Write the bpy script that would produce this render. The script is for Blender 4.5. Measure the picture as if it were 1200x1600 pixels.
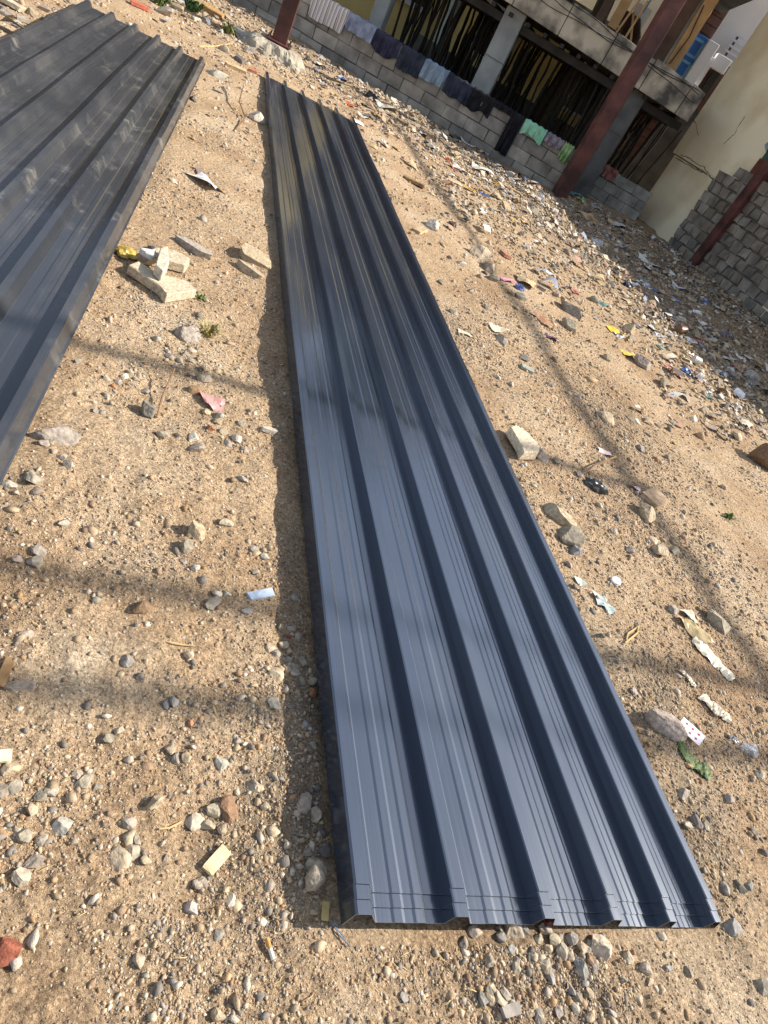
import bpy, bmesh, math, random
import numpy as np
from mathutils import Vector, Matrix, Euler
R = math.radians
for o in list(bpy.data.objects): bpy.data.objects.remove(o)
scene = bpy.context.scene
COL = scene.collection
random.seed(7); rng = np.random.default_rng(11)

# ------------------------------------------------------------------ camera
F, TH, RO, CH = 1030.0, R(35.0), R(31.5), 1.4          # focal px (1200 wide), pitch down, roll, height
_r = np.array([1, 0, 0.]); FW = np.array([0, math.cos(TH), -math.sin(TH)]); _u = np.cross(_r, FW)
IX = math.cos(RO)*_r + math.sin(RO)*_u
IY = -(-math.sin(RO)*_r + math.cos(RO)*_u)
O3 = np.array([0, 0, CH])
cd = bpy.data.cameras.new('camera'); cam = bpy.data.objects.new('camera', cd); COL.objects.link(cam)
cd.sensor_fit = 'HORIZONTAL'; cd.sensor_width = 36; cd.lens = F/1200*36
cd.clip_start = 0.02; cd.clip_end = 2000
m = Matrix.Identity(4)
for i in range(3):
    m[i][0] = IX[i]; m[i][1] = -IY[i]; m[i][2] = -FW[i]; m[i][3] = O3[i]
cam.matrix_world = m; scene.camera = cam
# ------------------------------------------------------------------ sky and sun
SUN_AZ, SUN_EL = R(27), R(38)                           # azimuth from +x towards +y
w = bpy.data.worlds.new('World'); scene.world = w; w.use_nodes = True
nt = w.node_tree; sky = nt.nodes.new('ShaderNodeTexSky'); sky.sky_type = 'NISHITA'; sky.sun_disc = False
sky.sun_elevation = SUN_EL; sky.sun_rotation = math.pi/2 - SUN_AZ
sky.air_density = 1.0; sky.dust_density = 1.0; sky.ozone_density = 1.0
bg = nt.nodes['Background']; hs = nt.nodes.new('ShaderNodeHueSaturation'); hs.inputs['Saturation'].default_value = .60      # hazy, pale sky
nt.links.new(sky.outputs[0], hs.inputs['Color']); nt.links.new(hs.outputs[0], bg.inputs[0]); bg.inputs[1].default_value = 0.12
sl = bpy.data.lights.new('sun', 'SUN'); sl.energy = 5.0; sl.angle = R(0.75); sl.color = (1, 0.93, 0.82)
so = bpy.data.objects.new('sun', sl); COL.objects.link(so)
sd = Vector((math.cos(SUN_AZ)*math.cos(SUN_EL), math.sin(SUN_AZ)*math.cos(SUN_EL), math.sin(SUN_EL)))
so.rotation_euler = sd.to_track_quat('Z', 'Y').to_euler(); so.location = (10, 5, 20)
vs = scene.view_settings; vs.view_transform = 'Standard'; vs.look = 'None'; vs.gamma = 1; vs.use_curve_mapping = False
vs.exposure = 0.75

# ------------------------------------------------------------------ helpers
def ray(x, y): return FW + (x-600)/F*IX + (y-800)/F*IY
def G(x, y, z=0.0):
    d = ray(x, y); t = (z-CH)/d[2]; return O3 + t*d
def PL(x, y, p, d):                                     # point on an upright plane through p along d
    n = np.array([d[1], -d[0], 0.]); r = ray(x, y)
    t = ((np.array([p[0], p[1], 0.])-O3) @ n)/(r @ n); return O3 + t*r
def depth(p): return float((np.asarray(p)-O3) @ FW)

def hash2(ix, iy, s):
    n = (ix.astype(np.int64)*374761393 + iy.astype(np.int64)*668265263 + s*974634777) & 0xffffffff
    n = ((n ^ (n >> 13))*1274126177) & 0xffffffff
    return ((n ^ (n >> 16)) & 0xffff)/65535.0
def vn(x, y, s=0):
    x = np.asarray(x, float); y = np.asarray(y, float)
    ix = np.floor(x); iy = np.floor(y); fx = x-ix; fy = y-iy
    fx = fx*fx*(3-2*fx); fy = fy*fy*(3-2*fy)
    a = hash2(ix, iy, s); b = hash2(ix+1, iy, s); c = hash2(ix, iy+1, s); d = hash2(ix+1, iy+1, s)
    return (a*(1-fx)+b*fx)*(1-fy) + (c*(1-fx)+d*fx)*fy - 0.5
def fbm(x, y, sc, octs=4, s=0):
    v = 0; a = 1.0
    for i in range(octs):
        v = v + a*vn(np.asarray(x)*sc+17.3*i, np.asarray(y)*sc-9.1*i, s+i); sc *= 2.03; a *= .5
    return v

def tag(o, label=None, cat=None, group=None, kind=None):
    if label: o['label'] = label
    if cat: o['category'] = cat
    if group: o['group'] = group
    if kind: o['kind'] = kind
    return o
def obj(name, me, mat=None, parent=None, smooth=False):
    o = bpy.data.objects.new(name, me); COL.objects.link(o)
    if mat is not None and len(me.materials) == 0: me.materials.append(mat)
    if parent is not None: o.parent = parent
    if smooth: me.polygons.foreach_set('use_smooth', [True]*len(me.polygons))
    return o
def empty(name, loc, rz=0):
    o = bpy.data.objects.new(name, None); COL.objects.link(o); o.location = loc; o.rotation_euler = (0, 0, rz)
    o.empty_display_size = .1
    return o
class MB:
    def __init__(s): s.v = []; s.f = []
    def add(s, vs, fs):
        n = len(s.v); s.v += [tuple(map(float, p)) for p in vs]; s.f += [tuple(n+i for i in f) for f in fs]; return s
    def box(s, c, d, M=None, taper=None):
        x, y, z = (k/2 for k in d); P = []
        for sz in (-1, 1):
            for sx, sy in ((-1, -1), (1, -1), (1, 1), (-1, 1)): P.append(Vector((sx*x, sy*y, sz*z)))
        if M is not None: P = [M @ p for p in P]
        c = Vector(c)
        return s.add([p+c for p in P], [(3, 2, 1, 0), (4, 5, 6, 7), (0, 1, 5, 4), (1, 2, 6, 5), (2, 3, 7, 6), (3, 0, 4, 7)])
    def tube(s, pts, rad, n=8):
        pts = [Vector(p) for p in pts]; k = len(pts)
        rads = rad if isinstance(rad, (list, tuple)) else [rad]*k; base = len(s.v)
        for i, p in enumerate(pts):
            t = (pts[min(i+1, k-1)]-pts[max(i-1, 0)]).normalized()
            a = t.cross(Vector((0, 0, 1)) if abs(t.z) < .9 else Vector((1, 0, 0))).normalized(); b = t.cross(a)
            for j in range(n):
                q = p + rads[i]*(math.cos(j*2*math.pi/n)*a + math.sin(j*2*math.pi/n)*b); s.v.append(tuple(q))
        for i in range(k-1):
            for j in range(n):
                s.f.append((base+i*n+j, base+i*n+(j+1) % n, base+(i+1)*n+(j+1) % n, base+(i+1)*n+j))
        s.f.append(tuple(base+j for j in range(n))[::-1]); s.f.append(tuple(base+(k-1)*n+j for j in range(n)))
        return s
    def mesh(s, name='mesh', bevel=0):
        me = bpy.data.meshes.new(name); me.from_pydata(s.v, [], s.f)
        bm = bmesh.new(); bm.from_mesh(me); bmesh.ops.recalc_face_normals(bm, faces=bm.faces)
        if bevel: bmesh.ops.bevel(bm, geom=list(bm.edges), offset=bevel, segments=1, affect='EDGES', clamp_overlap=True)
        bm.to_mesh(me); bm.free(); return me
    def build(s, name, mat, parent=None, bevel=0): return obj(name, s.mesh(name, bevel), mat, parent)

# ------------------------------------------------------------------ materials
def mat(name, col=(.5, .5, .5), rough=.8, spec=.3, metal=0, var=.25, sc=6, bump=0, bsc=40, col2=None, coords='Object', detail=6, ramp=(.3, .72)):
    m = bpy.data.materials.new(name); m.use_nodes = True; n = m.node_tree.nodes; l = m.node_tree.links
    b = n['Principled BSDF']; b.inputs['Roughness'].default_value = rough; b.inputs['Metallic'].default_value = metal
    b.inputs['Specular IOR Level'].default_value = spec
    tc = n.new('ShaderNodeTexCoord'); nz = n.new('ShaderNodeTexNoise'); nz.inputs['Scale'].default_value = sc; nz.inputs['Detail'].default_value = detail
    l.new(tc.outputs[coords], nz.inputs['Vector'])
    rp = n.new('ShaderNodeValToRGB'); rp.color_ramp.elements[0].position = ramp[0]; rp.color_ramp.elements[1].position = ramp[1]
    c2 = col2 or tuple(min(1, c*(1+var)) for c in col); c1 = col if col2 else tuple(c*(1-var) for c in col)
    rp.color_ramp.elements[0].color = (*c1, 1); rp.color_ramp.elements[1].color = (*c2, 1)
    l.new(nz.outputs[0], rp.inputs[0]); l.new(rp.outputs[0], b.inputs['Base Color'])
    if bump:
        nb = n.new('ShaderNodeTexNoise'); nb.inputs['Scale'].default_value = bsc; nb.inputs['Detail'].default_value = 8
        l.new(tc.outputs[coords], nb.inputs['Vector']); bp = n.new('ShaderNodeBump'); bp.inputs['Strength'].default_value = bump; bp.inputs['Distance'].default_value = .01
        l.new(nb.outputs[0], bp.inputs['Height']); l.new(bp.outputs[0], b.inputs['Normal'])
    m['bsdf'] = 1
    return m
def attr_mat(name, rough=.9, spec=.25, bump=.5, bsc=160, vsc=60, vamt=.35):
    m = bpy.data.materials.new(name); m.use_nodes = True; n = m.node_tree.nodes; l = m.node_tree.links
    b = n['Principled BSDF']; b.inputs['Roughness'].default_value = rough; b.inputs['Specular IOR Level'].default_value = spec
    a = n.new('ShaderNodeAttribute'); a.attribute_name = 'Col'
    geo = n.new('ShaderNodeNewGeometry')
    nz = n.new('ShaderNodeTexNoise'); nz.inputs['Scale'].default_value = vsc; nz.inputs['Detail'].default_value = 5
    l.new(geo.outputs['Position'], nz.inputs['Vector'])
    mr = n.new('ShaderNodeMapRange'); mr.inputs[3].default_value = 1-vamt; mr.inputs[4].default_value = 1+vamt; mr.inputs[1].default_value = .25; mr.inputs[2].default_value = .75
    l.new(nz.outputs[0], mr.inputs[0])
    vm = n.new('ShaderNodeVectorMath'); vm.operation = 'SCALE'; l.new(a.outputs['Color'], vm.inputs[0]); l.new(mr.outputs[0], vm.inputs['Scale'])
    l.new(vm.outputs[0], b.inputs['Base Color'])
    nb = n.new('ShaderNodeTexNoise'); nb.inputs['Scale'].default_value = bsc; nb.inputs['Detail'].default_value = 6; l.new(geo.outputs['Position'], nb.inputs['Vector'])
    bp = n.new('ShaderNodeBump'); bp.inputs['Strength'].default_value = bump; bp.inputs['Distance'].default_value = .004
    l.new(nb.outputs[0], bp.inputs['Height']); l.new(bp.outputs[0], b.inputs['Normal'])
    return m
def objcol_mat(name, rough=.9, spec=.25, bump=.5, bsc=60, vsc=25, vamt=.35, alpha=1, trans=0):
    """material that takes the object's own viewport colour, so pieces share mesh and material"""
    m = attr_mat(name, rough, spec, bump, bsc, vsc, vamt); n = m.node_tree.nodes; l = m.node_tree.links
    a = [k for k in n if k.type == 'ATTRIBUTE'][0]; oi = n.new('ShaderNodeObjectInfo')
    vm = [k for k in n if k.type == 'VECT_MATH'][0]; l.new(oi.outputs['Color'], vm.inputs[0])
    b = n['Principled BSDF']
    if alpha < 1: b.inputs['Alpha'].default_value = alpha
    if trans: b.inputs['Transmission Weight'].default_value = trans
    return m

# ================================================================== GROUND
SH = dict(n0=G(572, 1424, .092), n1=G(1124, 1437, .058), f0=G(417.5, 112, .066), f1=G(551, 182, .064))    # rib centres, centre stack
LS = dict(n1=G(-235, 1232, .075), f1=G(325, 91, .08))                                                     # right edge, left stack
ldir = LS['f1']-LS['n1']; ldir[2] = 0; ldir /= np.linalg.norm(ldir)
lperp = np.array([-ldir[1], ldir[0], 0])                # to the left
for k_ in ('n1', 'f1'): LS[k_] = LS[k_]+lperp*.055-np.array([0, 0, .012])
LS['n0'] = LS['n1']+lperp*1.03; LS['f0'] = LS['f1']+lperp*1.03
def in_quad(x, y, q, pad=0.0):
    """signed distance style mask: >0 inside (metres to the nearest edge)"""
    d = None; c = np.mean(q, axis=0)
    for i in range(4):
        a = q[i]; b = q[(i+1) % 4]; e = (b-a)/np.linalg.norm(b-a); n = np.array([-e[1], e[0]])
        if (c-a) @ n < 0: n = -n
        k = (x-a[0])*n[0] + (y-a[1])*n[1] + pad
        d = k if d is None else np.minimum(d, k)
    return d
Q1 = np.array([SH['n0'][:2], SH['n1'][:2], SH['f1'][:2], SH['f0'][:2]]); Q2 = np.array([LS['n0'][:2], LS['n1'][:2], LS['f1'][:2], LS['f0'][:2]])
def Hg(x, y):
    x = np.asarray(x, float); y = np.asarray(y, float)
    h = .045*fbm(x, y, .8, 3, 3) + .020*fbm(x, y, 3.2, 3, 9)
    near = np.clip(1.2-np.hypot(x, y)/9, .25, 1)
    h = h + near*(.012*fbm(x, y, 14, 3, 21)+.006*fbm(x, y, 45, 2, 31))
    rub = np.clip((y-8.2-.0*x)/3.5, 0, 1)
    h = h + rub*(.10*np.abs(fbm(x, y, 1.6, 3, 40)) + .03*fbm(x, y, 7, 3, 44))
    wd = np.clip(1-((2.5-x)*.8+(13.3-y)*.6)/4.5, 0, 1)  # banks up a little against the right-hand wall
    h = h + .12*wd*wd*np.clip((y-6)/3, 0, 1)
    for q in (Q1, Q2):
        k = np.clip(in_quad(x, y, q, .10)/.12, 0, 1); h = h*(1-k) + k*np.minimum(h*.3-.006, .004)
    return h
def Hs(x, y): return float(Hg(np.array([x]), np.array([y]))[0])

def ground():
    cx, cy = .25, -.7
    th = np.concatenate([np.linspace(-78, 78, 600), np.linspace(78, 282, 42)[1:-1]]); th = np.radians(th)
    r = np.concatenate([np.geomspace(.3, 19, 620), np.geomspace(19, 600, 18)[1:]])
    T, Rr = np.meshgrid(th, r); X = cx+Rr*np.sin(T); Y = cy+Rr*np.cos(T)
    Z = Hg(X.ravel(), Y.ravel()).reshape(X.shape); Z[Rr > 30] *= 0
    V = np.stack([X, Y, Z], -1).reshape(-1, 3); nr, nt_ = X.shape
    V = np.vstack([V, [[cx, cy, 0]]])
    i = np.arange(nr-1)[:, None]*nt_; j = np.arange(nt_)[None, :]; j2 = (j+1) % nt_
    Fq = np.stack([i+j, i+nt_+j, i+nt_+j2, i+j2], -1).reshape(-1, 4)
    tri = np.stack([np.full(nt_, len(V)-1), np.arange(nt_), (np.arange(nt_)+1) % nt_], -1)
    me = bpy.data.meshes.new('ground')
    me.vertices.add(len(V)); me.vertices.foreach_set('co', V.ravel())
    nl = len(Fq)*4+len(tri)*3; me.loops.add(nl); me.loops.foreach_set('vertex_index', np.concatenate([Fq.ravel(), tri.ravel()]))
    me.polygons.add(len(Fq)+len(tri))
    ls = np.concatenate([np.arange(len(Fq))*4, len(Fq)*4+np.arange(len(tri))*3]); me.polygons.foreach_set('loop_start', ls)
    me.update(calc_edges=True); me.polygons.foreach_set('use_smooth', np.ones(len(me.polygons), bool))
    # soil mask: pale dust patches (red), grey gravelly soil (green), dark rubbish soil (blue): the soil's own colour
    x, y = V[:, 0], V[:, 1]
    pale = np.zeros(len(V)); grey = np.zeros(len(V))
    def blob(px, py, rx, ry, k=1.0):
        p = G(px, py); s = depth(p)/F
        q = ((x-p[0])/(rx*s))**2 + ((y-p[1])/(ry*s))**2
        return k*np.exp(-q*1.2)*(1+1.2*fbm(x, y, 9, 3, 70))
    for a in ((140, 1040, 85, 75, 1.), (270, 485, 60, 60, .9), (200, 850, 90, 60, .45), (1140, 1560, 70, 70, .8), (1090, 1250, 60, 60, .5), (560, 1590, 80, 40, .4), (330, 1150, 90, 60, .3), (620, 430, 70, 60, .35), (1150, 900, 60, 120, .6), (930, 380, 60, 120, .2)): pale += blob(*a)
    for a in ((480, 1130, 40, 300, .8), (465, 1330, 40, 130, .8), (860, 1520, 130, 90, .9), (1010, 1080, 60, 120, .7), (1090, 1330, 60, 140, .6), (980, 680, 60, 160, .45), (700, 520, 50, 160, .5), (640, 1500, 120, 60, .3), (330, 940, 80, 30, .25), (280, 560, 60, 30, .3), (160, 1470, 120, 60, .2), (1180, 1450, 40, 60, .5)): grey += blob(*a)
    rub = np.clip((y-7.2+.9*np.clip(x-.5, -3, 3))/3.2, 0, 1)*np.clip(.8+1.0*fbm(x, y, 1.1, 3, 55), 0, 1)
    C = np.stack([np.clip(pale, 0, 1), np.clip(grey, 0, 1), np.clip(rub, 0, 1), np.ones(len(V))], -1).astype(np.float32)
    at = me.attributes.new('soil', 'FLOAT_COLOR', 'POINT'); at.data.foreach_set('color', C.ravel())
    m = bpy.data.materials.new('sandy_soil'); m.use_nodes = True; n = m.node_tree.nodes; l = m.node_tree.links; b = n['Principled BSDF']
    b.inputs['Roughness'].default_value = .95; b.inputs['Specular IOR Level'].default_value = .15
    geo = n.new('ShaderNodeNewGeometry'); pos = geo.outputs['Position']
    def noise(sc, det=6, rough=.55):
        k = n.new('ShaderNodeTexNoise'); k.inputs['Scale'].default_value = sc; k.inputs['Detail'].default_value = det; k.inputs['Roughness'].default_value = rough; l.new(pos, k.inputs['Vector']); return k.outputs[0]
    def ramp(src, *st):
        k = n.new('ShaderNodeValToRGB'); e = k.color_ramp.elements
        while len(e) < len(st): e.new(.5)
        for q, (p, c) in zip(e, st): q.position = p; q.color = (*c, 1)
        l.new(src, k.inputs[0]); return k.outputs[0]
    def mix(fac, a, b_, mode='MIX'):
        k = n.new('ShaderNodeMix'); k.data_type = 'RGBA'; k.blend_type = mode
        if isinstance(fac, float): k.inputs[0].default_value = fac
        else: l.new(fac, k.inputs[0])
        for s_, v in ((k.inputs[6], a), (k.inputs[7], b_)):
            if isinstance(v, tuple): s_.default_value = (*v, 1)
            else: l.new(v, s_)
        return k.outputs[2]
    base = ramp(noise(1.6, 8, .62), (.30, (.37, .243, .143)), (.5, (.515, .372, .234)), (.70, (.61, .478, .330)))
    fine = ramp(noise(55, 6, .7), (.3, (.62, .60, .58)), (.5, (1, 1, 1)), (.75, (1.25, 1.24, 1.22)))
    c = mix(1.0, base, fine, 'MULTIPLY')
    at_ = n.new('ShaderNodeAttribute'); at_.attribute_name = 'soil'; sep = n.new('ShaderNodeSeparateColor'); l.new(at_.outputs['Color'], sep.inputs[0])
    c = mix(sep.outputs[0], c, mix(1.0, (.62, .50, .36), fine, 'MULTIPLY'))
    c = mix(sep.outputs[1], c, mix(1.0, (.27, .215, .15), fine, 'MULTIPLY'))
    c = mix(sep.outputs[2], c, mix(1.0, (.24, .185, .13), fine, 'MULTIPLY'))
    vo = n.new('ShaderNodeTexVoronoi'); vo.inputs['Scale'].default_value = 190; l.new(pos, vo.inputs['Vector'])
    sp = n.new('ShaderNodeSeparateColor'); l.new(vo.outputs['Color'], sp.inputs[0])
    grit = ramp(sp.outputs[0], (0, (.45, .42, .40)), (.22, (.75, .72, .70)), (.5, (1, 1, 1)), (.8, (1.1, 1.08, 1.05)), (1, (1.5, 1.5, 1.5)))
    c = mix(.75, c, mix(1.0, c, grit, 'MULTIPLY'))
    l.new(c, b.inputs['Base Color'])
    def bump(h, dist, st, prev=None):
        k = n.new('ShaderNodeBump'); k.inputs['Distance'].default_value = dist; k.inputs['Strength'].default_value = st; l.new(h, k.inputs['Height'])
        if prev: l.new(prev, k.inputs['Normal'])
        return k.outputs[0]
    nb = bump(noise(38, 8, .65), .03, 1.0); nb = bump(vo.outputs['Distance'], .006, -.55, nb); nb = bump(noise(160, 4, .7), .006, .8, nb)
    l.new(nb, b.inputs['Normal'])
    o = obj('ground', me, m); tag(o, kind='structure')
ground()

# ------------------------------------------------------------------ rock meshes
def rock_mesh(seed, sub=2, flat=1.0, cuts=9, rough=.08, slabby=False):
    rg = random.Random(seed); bm = bmesh.new(); bmesh.ops.create_icosphere(bm, subdivisions=sub, radius=1)
    planes = []
    for _ in range(cuts):
        d = Vector((rg.gauss(0, 1), rg.gauss(0, 1), rg.gauss(0, 1))).normalized(); planes.append((d, rg.uniform(.38, .72)))
    if slabby: planes = [(Vector((math.cos(a), math.sin(a), rg.uniform(-.15, .15))).normalized(), rg.uniform(.45, .85)) for a in [i*6.283/7+rg.uniform(-.3, .3) for i in range(7)]]+[(Vector((rg.uniform(-.1, .1), rg.uniform(-.1, .1), s_)).normalized(), .25) for s_ in (1, -1)]
    for v in bm.verts:
        p = v.co.copy()
        for d, k in planes:
            t = p.dot(d)
            if t > k: p -= d*(t-k)*.97
        p *= 1.25*(1+rg.uniform(-rough, rough)*.35)
        v.co = Vector((p.x, p.y*rg.uniform(.99, 1.01), p.z*flat))
    me = bpy.data.meshes.new('stone'); bm.to_mesh(me); bm.free(); return me
M_STONE = objcol_mat('field_stone', rough=.92, bump=.7, bsc=130, vsc=70, vamt=.45)
ROCKS = []
for k in range(14):
    me = rock_mesh(100+k, 2, random.uniform(.6, .9), random.randint(8, 13)); me.materials.append(M_STONE); ROCKS.append(me)
from mathutils import noise as mnoise
BIGR = []
for k in range(8):
    me = rock_mesh(500+k, 4, random.uniform(.6, .85), 11, .0)
    for v in me.vertices:
        q = Vector(v.co)+Vector((k*7.1, 0, 0)); d = mnoise.fractal(q*2.2, .9, 2, 5)*.07+mnoise.fractal(q*9, .8, 2, 3)*.022; v.co = v.co*(1+d)
    me.materials.append(M_STONE); BIGR.append(me)
FLATR = []
for k in range(6):
    me = rock_mesh(300+k, 4, 1.0, 9, .015, True); me.materials.append(M_STONE); FLATR.append(me)
SC = dict(grey=(.33, .28, .22), dgrey=(.17, .15, .13), tan=(.39, .31, .21), white=(.50, .45, .37), brown=(.24, .15, .09), red=(.24, .08, .05), pale=(.45, .37, .27), orange=(.42, .20, .10), bluegrey=(.28, .26, .235))
def stone(px, py, s, c='grey', el=1.0, rot=None, flat=False, label=None, group=None, cat='stone', sink=.40, name='stone', up=1.0, pt=None):
    p = G(px, py) if pt is None else np.array([pt[0], pt[1], 0.]); z = Hs(p[0], p[1])
    if pt is None: p = G(px, py, z+.01); z = Hs(p[0], p[1])
    r = s*depth(p)/F*.56
    me = random.choice(FLATR if flat else (BIGR if s >= 23 else ROCKS)); o = bpy.data.objects.new(name, me); COL.objects.link(o)
    hz = r*(.30 if flat else .75)*up
    o.location = (p[0], p[1], z+hz*(1-2*sink)+ (r*.05)); o.scale = (r*el, r/math.sqrt(el), r*up)
    o.rotation_euler = (random.uniform(-.25, .25), random.uniform(-.25, .25), random.uniform(0, 6.28) if rot is None else rot)
    cc = SC[c]; k = random.uniform(.85, 1.15); o.color = (cc[0]*k*random.uniform(.96, 1.04), cc[1]*k, cc[2]*k*random.uniform(.94, 1.06), 1)
    if label in SHARED:
        label = SHARED[label] % (('tiny ' if s < 13 else 'small ' if s < 19 else 'larger ')+CW[c])
    tag(o, label, cat, group); return o
CW = dict(grey='grey', dgrey='dark grey', tan='tan', white='whitish', brown='brown', red='red', pale='pale', orange='orange-brown', bluegrey='cool grey')
NEARL = 'small rough stone lying loose on the sand left of the central sheets'; GL = 'loose stones on the sand left of the central sheets'
NEARS = 'small stone in the shaded gravel strip against the left edge of the central sheets'; GS = 'stones along the left edge of the central sheets'
MIDL = 'small stone on the sand in the gap between the two sheet stacks'; GM = 'stones between the two sheet stacks'
RIGHTL = 'stone lying loose on the sand right of the central sheets'; GR = 'stones right of the central sheets'
ENDL = 'small stone in the gravel patch at the near end of the central sheets'; GE = 'stones at the near end of the central sheets'
SHARED = {NEARL: '%s stone lying loose on the sand left of the central sheets', NEARS: '%s stone in the shaded gravel beside the left edge of the central sheets', MIDL: '%s stone on the sand in the gap between the two sheet stacks', RIGHTL: '%s stone lying loose on the sand right of the central sheets', ENDL: '%s stone in the gravel patch at the near end of the central sheets', 'rock showing among the rubbish strewn in front of the walls': '%s rock among the rubbish strewn in front of the walls', 'rock lying near the far ends of the sheet stacks': '%s rock near the far ends of the sheet stacks'}
# hand placed stones: px, py, size px, colour, [elongation, label]
for t in [(170,1151,16),(188,1138,13),(268,1168,18,'tan'),(277,1182,18),(293,1182,14,'tan'),(346,1189,19,'white'),(373,1153,11),(384,1160,9,'white'),
 (119,1206,17,'pale'),(152,1227,14),(335,1263,22,'pale'),(328,1286,22,'pale'),(351,1291,15,'tan'),
 (80,1232,18),(65,1243,18),(50,1260,19,'tan'),(22,1228,22),(17,1200,22,'tan'),(35,1302,24),(68,1307,18),(55,1345,26),(209,1328,22),(215,1311,18),(202,1283,20),
 (230,1343,16,'tan'),(262,1338,13),(313,1378,20),(273,1092,16,'bluegrey'),(262,1099,13,'bluegrey'),(202,1028,18,'bluegrey'),(298,1020,16,'tan'),(397,1225,18),(5,1235,20),
 (364,1407,18,'white'),(342,1460,18),(218,1497,20,'pale'),(290,875,12),(308,884,14,'white'),(60,859,20),(56,875,24),(27,869,14),(152,934,15),
 (342,926,14,'white'),(355,926,14,'white'),(42,988,18),(351,815,22,'pale'),(399,856,14),(422,854,11,'tan'),(416,869,14,'white'),(399,892,14),(404,1224,20,'pale'),(416,1257,14,'tan')]:
    stone(*t, label=NEARL, group=GL)
for t in [(441,978,16,'tan'),(457,981,16),(468,994,14),(424,1010,14,'tan'),(432,1019,14),(444,1006,14,'pale'),(453,1015,15,'tan'),(451,1030,16),(474,1033,20),(461,1040,16),(448,1043,13,'tan'),
 (459,1051,17),(433,1051,20,'pale'),(473,1060,13),(490,1062,18),(448,1075,12),(482,1131,13,'bluegrey'),(491,1162,16),(461,929,12),(491,1348,24),(482,1331,16),(510,1323,22,'dgrey'),(497,1271,20),(507,1297,16,'dgrey')]:
    stone(*t, label=NEARS, group=GS)
stone(133,1219,27,'grey',1.2, label='larger rounded grey stone beside two small ones on the left sand', group=GL)
stone(245,1252,22,'tan',.8, up=1.5, label='upright tan stone standing alone with a dark shadow on the left sand', group=GL)
stone(305,1282,26,'pale',1.2, label='pale sharp-edged stone at the left of a cluster of five', group=GL)
stone(361,1267,30,'brown',1.2, label='speckled brownish stone, largest of a cluster of five on the left sand', group=GL)
stone(99,1291,25,'white',1.0, label='white speckled stone near the left edge of the picture', group=GL)
stone(32,1372,27,'pale',1.3, label='pale wedge-shaped stone low at the left edge', group=GL)
stone(183,1337,32,'tan',1.1, label='broad tan stone touching two smaller ones on the lower left sand', group=GL)
stone(32,1069,30,'grey',1.4, flat=True, label='flat grey stone beside a brown wood splinter at the left edge', group=GL)
stone(218,1053,12,'dgrey', label='small dark stone in the pale dusty patch', group=GL)
stone(300,1126,11,'orange', label='small orange-brown stone just under the lowest shadow band', group=GL)
stone(300,1420,20,'white',1.3, up=1.2, label='bright triangular stone on the lower left sand', group=GL)
stone(314,1378,18,'grey', label='grey stone below the pale wood chip', group=GL)
stone(15,1488,34,'red',1.1, label='dark red rock at the lower left edge', group=GL)
stone(345,1586,21,'tan',.9, up=1.2, label='tan rounded stone at the bottom edge', group=GL)
stone(492,1375,36,'grey',1.1, up=1.1, sink=.15, label='large pale grey rock close to the near left corner of the central sheets', group=GS)
stone(477,1249,24,'grey',1.3, label='long grey stone in the shadow beside the central sheets', group=GS)
stone(454,991,8,'red', label='tiny dark red stone among grey ones beside the sheets', group=GS)
stone(490,1078,16,'orange', label='orange-brown stone against the left edge of the central sheets', group=GS)
stone(429,1097,23,'white',1.2, label='whitish lump at the edge of the sheet shadow', group=GS)
stone(308,830,34,'tan',1.0, up=1.1, label='big tan stone between the two stacks, upper of a pair', group=GL)
stone(294,852,25,'grey', label='grey-tan stone below the big tan one', group=GL)
stone(100,817,18,'grey',.9, up=1.3, label='upright grey stone near the left edge above the first shadow band', group=GL)
stone(225,950,22,'brown',1.4, label='smooth dark brown stone just below the upper shadow band', group=GL)
stone(334,941,20,'grey',1.4, flat=True, label='thin flat grey stone beside two white pebbles', group=GL)
stone(388,950,14,'bluegrey',1.2, flat=True, label='flat grey-green chip near the pale blue strip', group=GL)
for t in [(244,527,12),(302,683,22,'white'),(256,676,20),(308,702,22),(371,685,16,'white'),(340,656,14,'tan'),(345,648,14),(108,723,14),(380,747,15),(122,563,15),(167,590,15,'tan'),(178,600,11,'orange'),(185,594,10),(321,592,18),
 (267,554,12),(280,560,12),(290,552,13),(262,546,10),(275,570,11),(298,561,10),(300,583,12),(315,575,12,'dgrey'),(196,585,11,'white'),(205,580,12),(215,583,10),(228,610,12),(165,615,12),(385,700,12),(358,690,12),(330,668,12,'orange'),(350,672,12,'tan'),
 (80,688,16,'tan'),(70,690,14),(110,670,14,'white'),(85,702,12),(100,712,12),(270,672,10),(280,680,11),(25,765,11),(50,738,12),(150,640,10),(322,640,14,'tan'),(378,660,12),(392,640,12)]:
    stone(*t, label=MIDL, group=GM)
stone(298,523,32,'grey',1.1, label='pale grey rock by a tuft of dry grass between the stacks', group=GM)
stone(231,646,30,'dgrey',.9, up=1.2, label='dark grey rock with a thin twig rising beside it', group=GM)
stone(308,608,20,'brown',1.1, label='smooth brownish stone just above the pink wrapper', group=GM)
stone(94,681,38,'grey',1.7, .6, label='long grey rock close to the edge of the left stack', group=GM)
stone(52,744,27,'grey',1.2, label='grey rock near the lower corner of the left stack edge', group=GM)
stone(15,753,18,'white', label='bright white stone at the left edge under the left stack', group=GM)
stone(422,670,17,'white',1.4, flat=True, label='flat white chip near the central sheets', group=GM)
stone(304,387,32,'grey',1.7, 0.1, flat=True, label='flat grey slab piece uphill of the broken tan slab', group=GM)
stone(400,404,40,'tan',1.3, .5, flat=True, label='flat tan slab leaning near the left edge of the central sheets', group=GM)
stone(394,424,32,'tan',1.7, .3, flat=True, label='narrow tan slab below the leaning one', group=GM)
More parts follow.
